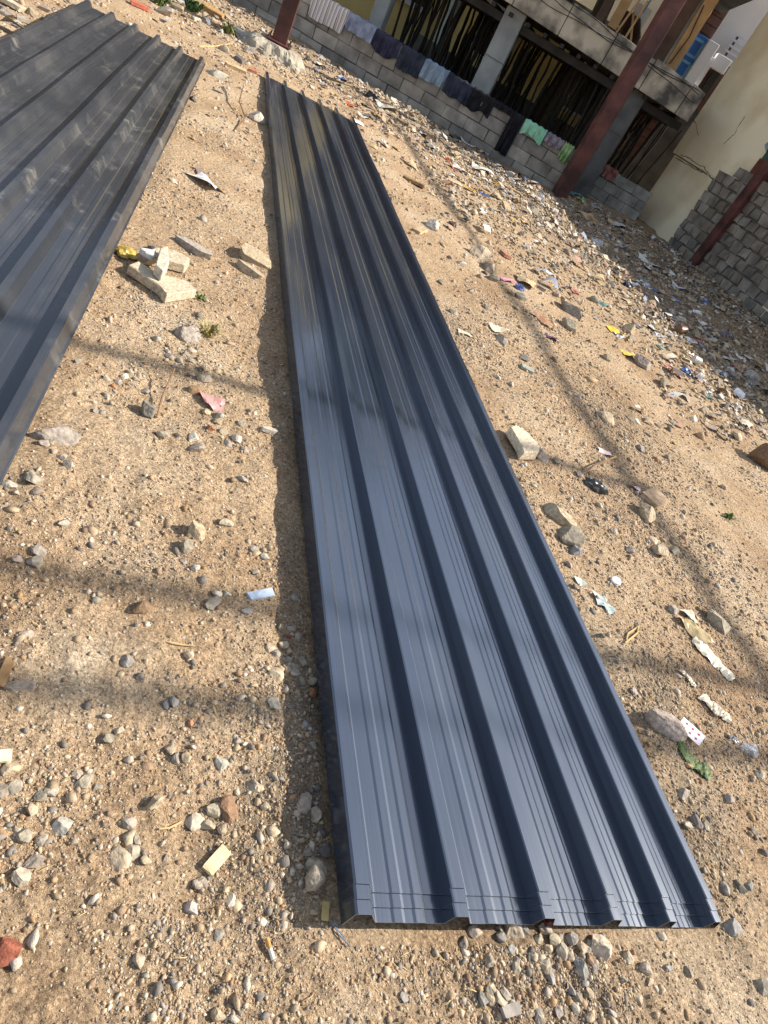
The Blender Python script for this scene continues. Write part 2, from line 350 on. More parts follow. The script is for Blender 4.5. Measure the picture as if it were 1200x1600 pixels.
stone(240,390,21,'dgrey', label='round black stone behind the broken tan slab', group=GM)
stone(405,187,24,'white',1.5, label='white-topped stone against the far left edge of the central sheets', group=GM)
stone(303,155,13,'dgrey', label='black lump beside the right edge of the left stack', group=GM)
stone(340,118,22,'white',1.5, label='whitish lump at the far corner of the left stack', group=GM)
stone(270,280,14,'grey', label=MIDL, group=GM)
for t in [(845,712,24),(902,861,21,'bluegrey'),(1053,861,17),(1030,859,27,'pale'),(1002,701,18,'bluegrey'),(1153,679,19,'pale'),(1053,952,14),(1072,1238,22),(1091,1281,20,'dgrey'),(1077,1288,18),(1109,1289,16),(993,1078,13),
 (1135,1383,19,'bluegrey'),(1158,1385,20,'dgrey'),(1174,1383,16,'bluegrey'),(1149,1450,24,'bluegrey'),(1197,1540,28),(946,652,26,'tan'),(1130,760,14),(1100,640,13),(870,720,14),(905,740,12),(985,860,14),(960,830,12),(1020,845,14,'pale'),(890,880,13),(1110,560,14),(860,600,12),(905,620,11),
 (710,486,13),(786,533,22),(779,588,11,'white'),(848,452,18),(770,435,18),(813,464,20),(820,560,14),(760,480,12),(735,455,11),(690,440,10),(800,600,13),(1180,1300,16),(1140,1250,14),(1190,1210,18)]:
    stone(*t, label=RIGHTL, group=GR)
stone(1011,803,34,'tan',1.0, up=1.2, label='blocky tan rock below a flat brick slab on the right', group=GR)
stone(867,802,36,'tan',1.7, -.2, sink=.5, label='long tan rock half buried against the right edge of the sheets', group=GR)
stone(892,838,38,'grey',1.3, label='rough grey rock below the long tan one right of the sheets', group=GR)
stone(1120,971,40,'grey',1.4, .1, label='smooth grey oval rock beside the beige plastic strip', group=GR)
stone(1033,1132,42,'grey',1.7, .2, label='long grey rock touching the playing card', group=GR)
stone(1182,720,40,'brown',1.1, up=1.2, sink=.2, label='large dark brown block with a long shadow at the right edge', group=GR)
for t in [(751,400,26,'pale',1.5),(764,418,28,'grey',1.6),(677,350,24,'white',.9),(722,411,12,'white',1.2),(887,483,28,'grey',1.6),(890,513,30,'grey',1.1),(980,517,26,'tan',1.1),(1003,570,28,'grey',1.3),(796,277,20,'grey',1.4),(930,470,14,'grey',1),(950,560,14,'tan',1),(1040,600,20,'tan',1.3),(1120,600,14,'grey',1),(870,460,14,'pale',1)]:
    stone(*t, label='rock showing among the rubbish strewn in front of the walls', group='rocks in the rubbish', cat='rock', name='rock')
stone(804,1440,44,'pale',1.2, up=1.1, label='pale wedge rock sticking out under the near end of the sheets', group=GE)
stone(936,1475,32,'pale',1.0, label='rounded pale stone, largest in the gravel patch below the sheets', group=GE)
stone(924,1499,18,'brown', label='brown stone beside the largest pale one in the gravel patch', group=GE)
stone(909,1508,25,'bluegrey',1.3, label='blue-grey stone left of the brown one in the gravel patch', group=GE)
stone(856,1444,18,'red',1.6, label='reddish stone peeping from under the end of the sheets', group=GE)
stone(635,1556,14,'bluegrey',1, flat=True, label='pale green-grey chip near the bottom edge', group=GE)
for k in range(60):
    px = random.gauss(870, 80); py = random.uniform(1447, 1590)
    stone(px, py, random.uniform(11, 21), random.choice(['grey', 'grey', 'pale', 'tan', 'bluegrey', 'grey']), random.uniform(.9, 1.4), label=ENDL, group=GE)

# ------------------------------------------------------------------ gravel (uncountable): joined faceted pebbles
def scatter(name, N, sampler, sizer, pal, base, mt, zoff=.1, flat=(.45, .9), seed=1, lab=None):
    rg = np.random.default_rng(seed); X, Y = sampler(rg, N); N = len(X); s = sizer(rg, X, Y)
    BV, BF = base; nv = len(BV)
    A = rg.uniform(0, 6.283, N); tilt = rg.uniform(-.6, .6, (N, 2))
    jit = 1+rg.uniform(-.45, .45, (N, nv, 3))
    P = BV[None]*jit; sc = np.stack([rg.uniform(.7, 1.35, N), rg.uniform(.6, 1.0, N), rg.uniform(flat[0], flat[1], N)], -1)
    P = P*sc[:, None, :]*s[:, None, None]
    zz = P[:, :, 2] + P[:, :, 0]*tilt[:, None, 0]*.5 + P[:, :, 1]*tilt[:, None, 1]*.5
    ca, sa = np.cos(A)[:, None], np.sin(A)[:, None]
    xx = P[:, :, 0]*ca-P[:, :, 1]*sa; yy = P[:, :, 0]*sa+P[:, :, 1]*ca
    Z0 = Hg(X, Y)+s*sc[:, 2]*zoff
    V = np.stack([xx+X[:, None], yy+Y[:, None], zz+Z0[:, None]], -1).reshape(-1, 3)
    Fc = (BF[None]+(np.arange(N)*nv)[:, None, None]).reshape(-1, BF.shape[1]); k = Fc.shape[1]
    me = bpy.data.meshes.new(name); me.vertices.add(len(V)); me.vertices.foreach_set('co', V.ravel())
    me.loops.add(Fc.size); me.loops.foreach_set('vertex_index', Fc.ravel()); me.polygons.add(len(Fc)); me.polygons.foreach_set('loop_start', np.arange(len(Fc))*k)
    me.update(calc_edges=True)
    pal = np.array([p[:3] for p in pal]); wts = np.ones(len(pal))
    pi = rg.choice(len(pal), N); c = pal[pi]*rg.uniform(.75, 1.2, (N, 1)); C = np.ones((N, nv, 4), np.float32); C[:, :, :3] = c[:, None, :]
    a = me.attributes.new('Col', 'FLOAT_COLOR', 'POINT'); a.data.foreach_set('color', C.ravel())
    o = obj(name, me, mt); tag(o, lab, None, None, 'stuff'); return o
ICO = bmesh.new(); bmesh.ops.create_icosphere(ICO, subdivisions=1, radius=1); ICO.verts.ensure_lookup_table()
BI = (np.array([v.co[:] for v in ICO.verts]), np.array([[v.index for v in f.verts] for f in ICO.faces])); ICO.free()
BO = (np.array([[1, 0, 0], [0, 1, 0], [-1, 0, 0], [0, -1, 0], [0, 0, 1], [0, 0, -1.]]), np.array([[0, 1, 4], [1, 2, 4], [2, 3, 4], [3, 0, 4], [1, 0, 5], [2, 1, 5], [3, 2, 5], [0, 3, 5]]))
zones = [(1000, 820, 140, 120, .9), (900, 600, 110, 110, .8), (1110, 1000, 120, 150, .8), (480, 1130, 35, 330, 1.), (470, 1340, 35, 120, 1.2), (860, 1520, 150, 85, 2.4), (1010, 1080, 60, 130, 1.2), (1100, 1330, 70, 150, 1.0), (60, 1270, 70, 110, 1.0), (450, 1030, 30, 110, 1.2), (300, 560, 60, 50, .8), (280, 1520, 160, 70, .7), (30, 980, 60, 60, .8), (700, 520, 60, 160, .8), (980, 680, 70, 160, .5), (650, 1500, 120, 50, .8)]
def dens(X, Y):
    d = .35+.9*np.clip(fbm(X, Y, 4, 3, 60)+.25, 0, 1)
    d = d*(.12+.88*np.clip((fbm(X, Y, 1.7, 3, 90)+.22)/.30, 0, 1))
    for px, py, rx, ry, k in zones:
        p = G(px, py); s = depth(p)/F; d += k*np.exp(-(((X-p[0])/(rx*s))**2+((Y-p[1])/(ry*s))**2))
    pale = G(140, 1040); d *= 1-.7*np.exp(-(((X-pale[0])/.16)**2+((Y-pale[1])/.16)**2))
    return d
def sampler(rmin, rmax, pw, dmax=3.2):
    def f(rg, N):
        xs = []; ys = []; tot = 0
        while tot < N:
            u = rg.uniform(0, 1, N); r = (rmin**pw+u*(rmax**pw-rmin**pw))**(1/pw); t = np.radians(rg.uniform(-62, 66, N))
            x = .1+r*np.sin(t); y = -.25+r*np.cos(t)
            k = rg.uniform(0, dmax, N) < dens(x, y); k &= (in_quad(x, y, Q1) < -.035) & (in_quad(x, y, Q2) < .08) & (y < 13.2+.09*x)
            xs.append(x[k]); ys.append(y[k]); tot += k.sum()
        return np.concatenate(xs)[:N], np.concatenate(ys)[:N]
    return f
M_GRAVEL = attr_mat('gravel', bump=.4, bsc=300, vsc=120, vamt=.3)
PAL = [(.38, .28, .18), (.44, .34, .235), (.31, .26, .21), (.44, .37, .28), (.28, .19, .12), (.20, .175, .15), (.50, .43, .34), (.38, .24, .13), (.41, .31, .20), (.43, .33, .22)]
def szr(lo, sig, hi, k=.0):
    def f(rg, X, Y): return np.clip(lo*np.exp(rg.normal(0, sig, len(X))), lo*.4, hi)*(1+k*np.hypot(X, Y))
    return f
scatter('grit', 112000, sampler(.55, 6.0, .85), szr(.0020, .42, .006, .25), PAL, BO, M_GRAVEL, seed=3, lab='fine sandy grit strewn over the bare ground')
scatter('gravel', 19000, sampler(.55, 9.0, .75), szr(.0038, .45, .013, .2), PAL, BI, M_GRAVEL, seed=4, lab='loose mixed gravel scattered over the sandy ground')
# rubble and rubbish flakes in the far strip
def rsamp(rg, N):
    xs = []; ys = []; tot = 0
    while tot < N:
        x = rg.uniform(-7, 6, N); y = rg.uniform(4.5, 14.0, N)
        d = np.clip((y-5.7+.75*np.clip(x-.2, -2.5, 3))/3.6, .05, 1)*(.25+1.3*np.clip(fbm(x, y, 1.3, 3, 77)+.2, 0, 1))
        k = (rg.uniform(0, 1.2, N) < d) & (in_quad(x, y, Q1) < -.05) & (in_quad(x, y, Q2) < -.05) & (y < 12.2+.09*x+3*(x > -.2)) & (x < 2.6+(13.2-y)*.72)
        xs.append(x[k]); ys.append(y[k]); tot += k.sum()
    return np.concatenate(xs)[:N], np.concatenate(ys)[:N]
PAL2 = [(.36, .27, .18), (.42, .32, .215), (.27, .215, .16), (.46, .37, .27), (.56, .49, .40), (.14, .11, .085), (.38, .26, .15), (.34, .26, .18), (.44, .335, .22), (.22, .17, .125)]
M_RUB = attr_mat('rubble', bump=.5, bsc=90, vsc=50, vamt=.35)
scatter('rubble', 44000, rsamp, szr(.015, .52, .055), PAL2, BO, M_RUB, seed=5, flat=(.2, .8), lab='mixed rubble and soil crumbs strewn before the walls')
BP = (np.array([[1, .8, 0], [0.05, .8, .45], [-1, .8, .1], [-1, -.8, 0], [-.05, -.8, .5], [1, -.8, .1]]), np.array([[0, 1, 4, 5], [1, 2, 3, 4]]))
scatter('litter_scraps', 4200, rsamp, szr(.024, .5, .075), [(.60, .56, .50), (.55, .48, .38), (.45, .39, .31), (.40, .30, .19), (.62, .58, .53), (.25, .27, .33), (.46, .35, .2), (.36, .22, .16), (.1, .095, .09), (.50, .44, .36), (.3, .26, .2), (.36, .29, .22), (.42, .34, .25), (.34, .27, .18), (.28, .22, .15)], BP, M_RUB, zoff=.5, seed=6, flat=(.8, 1.2), lab='tiny paper and plastic scraps mixed into the rubbish')
# dry straw bits
def straw():
    rg = np.random.default_rng(9); mb = MB()
    X, Y = sampler(.7, 12, .8)(rg, 900); far = rsamp(rg, 700); X = np.concatenate([X, far[0]]); Y = np.concatenate([Y, far[1]]); H = Hg(X, Y)
    for x, y, h in zip(X, Y, H):
        L = rg.uniform(.012, .03)*(1+.35*math.hypot(x, y)); a = rg.uniform(0, 6.28); wd = .0006*(1+.6*math.hypot(x, y)); d = Vector((math.cos(a), math.sin(a), 0)); n = Vector((-d.y, d.x, 0))*wd
        p = Vector((x, y, h+.003)); q = p+d*L*.5+Vector((0, 0, L*rg.uniform(0, .2)))+n*rg.uniform(-6, 6); e = p+d*L
        mb.add([p-n, p+n, q+n, q-n, e], [(0, 1, 2, 3), (3, 2, 4)])
    o = mb.build('dry_straw', mat('straw', (.50, .38, .19), .8, var=.3, sc=3)); tag(o, 'short bits of dry straw scattered over the soil', None, None, 'stuff')
straw()

# ================================================================== ROOFING SHEETS
def sheet_mat(name, dust):
    m = bpy.data.materials.new(name); m.use_nodes = True; n = m.node_tree.nodes; l = m.node_tree.links; b = n['Principled BSDF']
    uv = n.new('ShaderNodeUVMap')
    def mp(sx, sy):
        k = n.new('ShaderNodeMapping'); k.inputs['Scale'].default_value = (sx, sy, 1); l.new(uv.outputs[0], k.inputs['Vector']); return k.outputs[0]
    def nz(v, det=4, rough=.5):
        k = n.new('ShaderNodeTexNoise'); k.inputs['Scale'].default_value = 1; k.inputs['Detail'].default_value = det; k.inputs['Roughness'].default_value = rough; l.new(v, k.inputs['Vector']); return k.outputs[0]
    def mr(s, a, b_, c, d):
        k = n.new('ShaderNodeMapRange'); k.inputs[1].default_value = a; k.inputs[2].default_value = b_; k.inputs[3].default_value = c; k.inputs[4].default_value = d; l.new(s, k.inputs[0]); return k.outputs[0]
    def mul(a, b_):
        k = n.new('ShaderNodeMath'); k.operation = 'MULTIPLY'; l.new(a, k.inputs[0])
        if isinstance(b_, float): k.inputs[1].default_value = b_
        else: l.new(b_, k.inputs[1])
        return k.outputs[0]
    def mixc(f, a, b_):
        k = n.new('ShaderNodeMix'); k.data_type = 'RGBA'; l.new(f, k.inputs[0])
        for s_, v in ((k.inputs[6], a), (k.inputs[7], b_)):
            if isinstance(v, tuple): s_.default_value = (*v, 1)
            else: l.new(v, s_)
        return k.outputs[2]
    streak = nz(mp(150, .5), 3); streak2 = nz(mp(45, .25), 2)
    film = mr(nz(mp(3, 1.2), 5, .6), .45, .75, 0, 1)
    base = (.019, .026, .042) if not dust else (.031, .034, .041)
    c = mixc(mr(streak, .4, .7, 0, .6), base, (.028, .037, .057) if not dust else (.043, .047, .054))
    dustc = (.36, .33, .29)
    if dust:
        blot = mr(nz(mp(9, 5), 6, .65), .53, .66, 0, 1); reg = mr(nz(mp(1.6, .8), 2), .44, .58, 0, 1)
        smear = mr(nz(mp(30, 3), 5, .7), .5, .75, 0, .7); hand = mr(nz(mp(26, 20), 3, .6), .40, .66, .25, 1)
        d1 = mul(mul(mul(blot, reg), hand), .5)
        c = mixc(d1, c, dustc); c = mixc(mul(film, .17), c, dustc)
        c = mixc(mul(smear, mul(film, .14)), c, dustc)
        l.new(mr(film, 0, 1, .18, .36), b.inputs['Roughness'])
    else:
        c = mixc(mul(film, .06), c, dustc)
        rr = mr(nz(mp(12, .6), 4), .3, .7, .13, .22); l.new(rr, b.inputs['Roughness'])
    l.new(c, b.inputs['Base Color'])
    b.inputs['Metallic'].default_value = 0; b.inputs['Specular IOR Level'].default_value = .5; b.inputs['IOR'].default_value = 2.75 if not dust else 1.85; b.inputs['Specular Tint'].default_value = (.84, .91, 1.0, 1)
    b.inputs['Coat Weight'].default_value = 0; b.inputs['Coat Roughness'].default_value = .06
    k = n.new('ShaderNodeBump'); k.inputs['Distance'].default_value = .0016; k.inputs['Strength'].default_value = .35; l.new(streak2, k.inputs['Height'])
    k2 = n.new('ShaderNodeBump'); k2.inputs['Distance'].default_value = .0004; k2.inputs['Strength'].default_value = .5; l.new(streak, k2.inputs['Height']); l.new(k.outputs[0], k2.inputs['Normal'])
    l.new(k2.outputs[0], b.inputs['Normal'])
    return m
RH = .042
def profile(pitch, nr, h=RH):
    P = [(-.0215, -.022)]
    for r in range(nr):
        c = r*pitch
        P += ([(c-.0195, 0)] if r else [])+[(c-.0155-(0 if r else .002), h-.003), (c-.013, h), (c+.013, h), (c+.0155, h-.003), (c+.037, .001), (c+.040, 0)]
        if r < nr-1:
            for k in (1, 2):
                q = c+.040+(pitch-.066)*k/3
                P += [(q-.014, 0), (q-.008, .0016), (q+.008, .0016), (q+.014, 0)]
    P += [((nr-1)*pitch+.042, 0), ((nr-1)*pitch+.046, -.003)]
    return P
def splay(t):                                           # the ribs are not quite evenly laid at the near end
    return float(np.interp(t, [-.04, 0, .2, .4, .6, .8, 1.0, 1.05], [-.045, 0, .222/.984, .450/.984, .648/.984, .830/.984, 1.0, 1.04]))
def sheet(name, S, pitch, nr, ext_n, ext_f, dz, mt, seed, segs=90, bulge=0.0, warp=None):
    P = profile(pitch, nr); W = pitch*(nr-1); n0, n1, f0, f1 = (np.array(S[k], float) for k in ('n0', 'n1', 'f0', 'f1'))
    L = np.linalg.norm(f0-n0); V = []; UV = []
    vs_ = np.linspace(-ext_n/L, 1+ext_f/L, segs+1); h = RH
    for v in vs_:
        for u, z in P:
            t = u/W; a = n0+(n1-n0)*(warp(t) if warp else t); b = f0+(f1-f0)*t; p = a+(b-a)*v
            wob = .007*float(fbm(t*1.7, v*7, 1, 2, seed//4)) + .004*float(fbm(t*6, v*16, 1, 2, seed//4+5)) + bulge*math.sin(math.pi*min(max(v, 0), 1))
            V.append((p[0], p[1], p[2]-h+z+dz+wob)); UV.append((u, v*L))
    nP = len(P); Fc = []
    for i in range(segs):
        for j in range(nP-1): Fc.append((i*nP+j, i*nP+j+1, (i+1)*nP+j+1, (i+1)*nP+j))
    me = bpy.data.meshes.new(name); me.from_pydata(V, [], Fc); ul = me.uv_layers.new(name='UVMap')
    for poly in me.polygons:
        for li in poly.loop_indices: ul.data[li].uv = UV[me.loops[li].vertex_index]
    o = obj(name, me, mt); so_ = o.modifiers.new('thick', 'SOLIDIFY'); so_.thickness = .0014; so_.offset = -1; me.materials.append(M_CUT); so_.material_offset_rim = 1
    return o
M_CUT = mat('bare_cut_steel', (.55, .56, .58), .4, .5, .6, var=.1)
M_SH = sheet_mat('dark_blue_grey_coated_steel', False); M_SHD = sheet_mat('dusty_dark_grey_coated_steel', True)
for k in range(3):
    o = sheet('roofing_sheet', SH, .2, 6, -.050+.027*k, -.01*k, -.0034*k, M_SH, 12+k, warp=splay, bulge=-.014)
    tag(o, ['clean dark blue-grey ribbed roofing sheet lying on top of the central stack', 'dark ribbed roofing sheet in the middle of the central stack, its edge just showing', 'dark ribbed roofing sheet at the bottom of the central stack, its end reaching nearest'][k], 'roofing sheet', 'sheets in the central stack')
for k in range(2):
    S2 = dict(LS); S2 = {a: np.array(v)+np.array([0, 0, -.0034*k]) for a, v in S2.items()}
    o = sheet('roofing_sheet', S2, .2, 6, .2+.02*k, -.02*k, 0, M_SHD, 30+k)
    tag(o, ['dusty scuffed dark grey ribbed roofing sheet on top of the left stack', 'dark ribbed roofing sheet under the dusty one of the left stack'][k], 'roofing sheet', 'sheets in the left stack')

# ================================================================== STEEL FRAME (red oxide primer)
M_RED = mat('red_oxide_primer', (.095, .034, .028), .6, .4, var=.5, sc=3, bump=.3, bsc=30, ramp=(.4, .65))
def column(x, y, z0, H, rz, w_, label, plate=True):
    r = empty('steel_column', (x, y, z0), rz)
    MB().box((0, 0, H/2+.012), (w_, w_*.92, H)).build('shaft', M_RED, r, bevel=.006)
    if plate:
        MB().box((0, 0, .006), (w_*1.7, w_*1.7, .014)).build('base_plate', M_RED, r, bevel=.002)
        bm_ = MB().tube([(0, 0, 0), (0, 0, .05)], .012, 6).mesh('bolt'); bm_.materials.append(M_RED)
        for sx in (-1, 1):
            for sy in (-1, 1):
                b = obj('bolt', bm_, None, r); b.location = (sx*w_*.7, sy*w_*.7, .012)
    return tag(r, label, 'column', 'red steel columns')
CZ = 4.5
cl = G(436, 66, .18)
column(cl[0], cl[1], .18, CZ-.18, R(22), .19, 'red primed steel column bolted onto the rough concrete footing at the far left')
column(-.27, 12.33, -.05, CZ+.05, R(25), .22, 'red primed steel column rising from the rubbish in the middle, before the dark building', True)
column(2.36, 13.0, -.05, CZ+.05, R(30), .21, 'red primed steel column standing before the rough block wall at the right', True)
column(8.36, 2.6, -.05, CZ+.05, R(30), .21, 'red primed steel column of the right row nearest the viewer')
def beam(p, q, w_, h_, label, grp='overhead steel members'):
    p = Vector(p); q = Vector(q); d = q-p; o = MB().box((0, 0, 0), (d.length, w_, h_)).build('steel_beam', M_RED)
    o.location = (p+q)/2; o.rotation_euler = d.to_track_quat('X', 'Z').to_euler(); return tag(o, label, 'beam', grp)
beam((2.36, 13.0, CZ+.05), (8.6, 2.2, CZ+.05), .05, .05, 'red steel eave beam carried by the right row of columns')
beam((cl[0], cl[1], CZ+.09), (2.3, 13.05, CZ+.09), .10, .15, 'red steel beam tying the three far columns together at the top')
KZ = (CZ+.2)/math.tan(SUN_EL)
for (sx, sy), az, L0, L1, lab in (((-.1, 1.31), 30, -1.6, 3.0, 'second red purlin of the close pair cantilevering from the eave beam'), ((.0, 1.0), 29.5, -1.6, 3.6, 'red purlin nearest the viewer cantilevering from the eave beam'), ((-.66, 2.31), 34, -1.4, 2.4, 'single red purlin farther along the eave beam')):
    cx_, cy_ = sx+KZ*math.cos(SUN_AZ), sy+KZ*math.sin(SUN_AZ); d = (math.cos(R(az)), math.sin(R(az)))
    beam((cx_+d[0]*L0, cy_+d[1]*L0, CZ+.2), (cx_+d[0]*L1, cy_+d[1]*L1, CZ+.2), .065, .05, lab)
# concrete footing
def footing():
    from mathutils import noise as mn
    bm = bmesh.new(); bmesh.ops.create_icosphere(bm, subdivisions=5, radius=1)
    for v in bm.verts:
        x, y, z = v.co; q = Vector((x, y, z))
        z2 = min(max(z, -.3), .5)/.5; rr = 1.05-.42*max(z2, 0)
        d = mn.fractal(q*1.7, 1, 2, 5)*.16+mn.fractal(q*5+Vector((3, 1, 7)), .8, 2, 4)*.06
        k = rr*(1+d)
        v.co = Vector((x*k*.46, y*k*.38, z2*.175+d*(.35 if z2 < .97 else .02)))
    me = bpy.data.meshes.new('concrete_footing'); bm.to_mesh(me); bm.free()
    o = obj('concrete_footing', me, mat('rough_concrete', (.25, .22, .17), .95, var=.0, col2=(.42, .37, .29), sc=5, bump=1, bsc=30, ramp=(.38, .62))); o.location = (cl[0]+.02, cl[1]-.02, -.01); o.rotation_euler = (0, 0, R(22))
    tag(o, 'lumpy grey concrete footing under the far left red column', 'footing')
footing()

# ================================================================== WALLS
M_BLOCK = objcol_mat('concrete_block', rough=.95, bump=1.0, bsc=40, vsc=4.5, vamt=.5)
M_MORT = mat('mortar', (.11, .10, .085), .95, var=.3, sc=12, bump=.6, bsc=40)
def block_meshes(w_, h_, d_, n, seed, rough, mt):
    out = []
    for k in range(n):
        rg = random.Random(seed+k); me = MB().box((0, 0, 0), (w_, d_, h_)).mesh('block', min(w_, h_)*.05)
        for v in me.vertices:
            for a in range(3): v.co[a] += rg.uniform(-rough, rough)
        me.materials.append(mt); out.append(me)
    return out
def block_wall(name, p, d, L, H, bw, bh, th, label, cols, seed=1, rough=.006, top=None, z0=-.06, gap=.005):
    rg = random.Random(seed); rz = math.atan2(d[1], d[0]); r = empty(name, (p[0], p[1], 0), rz)
    ms = block_meshes(bw-gap, bh-gap, th, 6, seed, rough, M_BLOCK); n = 0
    nc = int(round((H-z0)/bh)); cz_ = (1.42 if top else z0+nc*bh-.02); MB().box((L/2, th*.5+.012, (z0+cz_)/2), (L-.03, th-.03, cz_-z0)).build('mortar_core', M_MORT, r)
    for c in range(nc):
        x = -(bw/2 if c % 2 else 0)
        while x < L-.02:
            a = max(x, 0); b = min(x+bw, L)
            if b-a > bw*.2 and not (top and (z0+(c+.5)*bh) > top(a)):
                o = obj('block', rg.choice(ms), None, r); o.location = ((a+b)/2, th/2+rg.uniform(-.010, .006), z0+(c+.5)*bh); o.scale = ((b-a)/bw, 1, rg.uniform(.96, 1.0))
                o.rotation_euler = (rg.uniform(-.02, .02), rg.uniform(-.012, .012), rg.uniform(-.02, .02))
                k = rg.uniform(.82, 1.12); cc = rg.choice(cols); o.color = (cc[0]*k, cc[1]*k, cc[2]*k, 1)
            x += bw
    return tag(r, label, 'wall')
WD = (.9958, .091); WP = (-4.79, 12.14)
wa = (WP[0]-WD[0]*5.2, WP[1]-WD[1]*5.2)
block_wall('block_wall', wa, WD, 9.75, .70, .40, .19, .16, 'low grey concrete block wall across the back, hung with clothes', [(.27, .25, .22), (.31, .285, .25), (.23, .215, .195)], 3)
block_wall('block_wall', (-.35, 14.14), WD, 1.52, .64, .34, .175, .15, 'short low grey block wall between the middle column and the yellow wall', [(.25, .24, .22), (.21, .205, .19)], 8)
YA = np.array([1.14, 15.40]); YD = np.array([.5, -.866]); YN = np.array([.866, .5])
rwp = YA+YD*1.80-YN*.24; rwd = np.array([.57, -.8216])
block_wall('rough_block_wall', rwp, rwd, 4.3, 2.0, .215, .172, .17, 'rough wall of small dark grey blocks standing before the yellow wall at the right', [(.21, .19, .165), (.24, .215, .185), (.17, .158, .14), (.20, .172, .14)], 21, .019, top=lambda x: 1.55+.13*math.floor(x/.25)*.5, gap=.02)

# yellow building
M_YEL = mat('yellow_plaster', (.70, .60, .40), .9, var=.0, col2=(.86, .78, .57), sc=1.3, bump=.35, bsc=14, detail=9, ramp=(.36, .56))
yb = empty('yellow_building', (YA[0], YA[1], 0), math.atan2(YD[1], YD[0]))
MB().box((6.06, 2.6, .62), (12, 5.2, 1.40)).build('plinth_wall', M_YEL, yb, bevel=.01)
MB().box((1.1, 2.6, 2.60), (2.26, 5.23, 2.52)).build('upper_wall', M_YEL, yb, bevel=.012)
MB().box((7.13, 2.6, 1.945), (9.8, 5.23, 1.21)).build('upper_wall', M_YEL, yb, bevel=.012)
MB().box((1.1, 2.6, 3.92), (2.36, 5.4, .12)).build('roof_slab', M_YEL, yb, bevel=.01)
M_CRK = mat('crack_shadow', (.10, .085, .06), .95, var=.3, sc=20)
for pts in ([(300, 290), (350, 312), (400, 345), (465, 378), (488, 415), (530, 470), (570, 512), (605, 540)], [(255, 305), (330, 350), (400, 390), (450, 415), (470, 400)], [(620, 205), (668, 160), (700, 130), (716, 90), (770, 10)], [(180, 1000), (205, 960), (240, 920), (232, 960), (215, 1010)], [(380, 20), (410, 60), (430, 150)]):
    mb = MB(); P = []
    for a, b in pts:
        q = PL(1000+a/4.705, 180+b/4.705, YA-YN*.02, YD); P.append(q)
    P2 = []
    for i in range(len(P)-1):
        for t in (0, .34, .67): P2.append(P[i]+(P[i+1]-P[i])*t+np.array([0, 0, random.uniform(-.012, .012)]))
    P2.append(P[-1]); loc = yb.matrix_world
    iv = Matrix.Rotation(-math.atan2(YD[1], YD[0]), 4, 'Z') @ Matrix.Translation((-YA[0], -YA[1], 0))
    L2 = [iv @ Vector(q) for q in P2]; L2 = [Vector((q.x, (-.014 if q.z > 1.33 else .001), q.z)) for q in L2]
    mb.tube(L2, [.0035+.006*random.random() for _ in L2], 5); mb.build('crack', M_CRK, yb)
tag(yb, 'pale yellow plastered building with cracked wall at the right', 'building')
# things behind the rough wall
M_RUST = mat('rusty_sheet', (.17, .06, .035), .8, var=.4, sc=5)
def slab_at(name, px, py, off, w_, h_, t_, mt, label, cat, tilt=0):
    q = PL(px, py, YA-YN*off+YD*0, YD); r = MB().box((0, 0, 0), (w_, t_, h_)).build(name, mt, None, bevel=.004)
    r.location = q; r.rotation_euler = (0, tilt, math.atan2(YD[1], YD[0])); return tag(r, label, cat)
slab_at('rusty_panel', 1188, 274, .05, .50, .40, .04, M_RUST, 'rust-brown metal panel poking above the rough block wall', 'panel')
slab_at('green_board', 1200, 243, .06, .16, .32, .02, mat('green_paint', (.03, .10, .07), .6), 'dark green board edge above the rusty panel', 'board')
slab_at('grey_plate', 1199, 229, .10, .14, .07, .02, mat('grey_blue_plate', (.25, .28, .33), .5), 'small blue-grey plate at the right edge above the green board', 'plate', .5)

# ================================================================== UNFINISHED DARK BUILDING
M_CONC = mat('stained_concrete', (.085, .08, .07), .95, var=.0, col2=(.52, .46, .36), sc=2.6, bump=.7, bsc=18, detail=10, ramp=(.38, .62))
M_CONCD = mat('dark_concrete', (.11, .11, .105), .95, var=.4, sc=3, bump=.5, bsc=18)
M_COLC = mat('column_concrete', (.30, .31, .30), .9, var=.25, sc=3, bump=.4, bsc=20)
M_FORM = mat('dark_formwork_wood', (.035, .030, .026), .9, var=.4, sc=5)  # near-black tone shared by the formwork timber and the cables
SP = (-4.79, 13.4); ub = empty('unfinished_building', (SP[0], SP[1], 0), math.atan2(WD[1], WD[0]))   # local x along the front
X0 = .05
def sag(x): return 1.93-.028*(x-2.4)
MB().add([(X0, .06, sag(X0)), (5.75, .06, sag(5.75)), (5.75, 4.2, sag(5.75)), (X0, 4.2, sag(X0)), (X0, .06, sag(X0)+.44), (5.75, .06, sag(5.75)+.36), (5.75, 4.2, sag(5.75)+.36), (X0, 4.2, sag(X0)+.44)], [(0, 1, 2, 3), (4, 5, 6, 7), (0, 1, 5, 4), (1, 2, 6, 5), (2, 3, 7, 6), (3, 0, 4, 7)]).build('floor_slab', M_CONCD, ub)
x = X0; k = 0
XE = 5.75
while x < XE-.1:
    wd = random.uniform(.62, .95); b = min(x+wd, XE)
    h0, h1 = sag(x)-.03, sag(b)-.03; t0, t1 = sag(x)+.45, sag(b)+.42; y0 = random.uniform(-.012, .012)
    MB().add([(x+.006, y0, h0), (b-.006, y0, h1), (b-.006, .058, h1), (x+.006, .058, h0), (x+.006, y0+.01, t0), (b-.006, y0+.01, t1), (b-.006, .058, t1), (x+.006, .058, t0)], [(0, 1, 2, 3), (4, 5, 6, 7), (0, 1, 5, 4), (1, 2, 6, 5), (2, 3, 7, 6), (3, 0, 4, 7)]).build('fascia_panel', M_CONC, ub, bevel=.008)
    x = b; k += 1
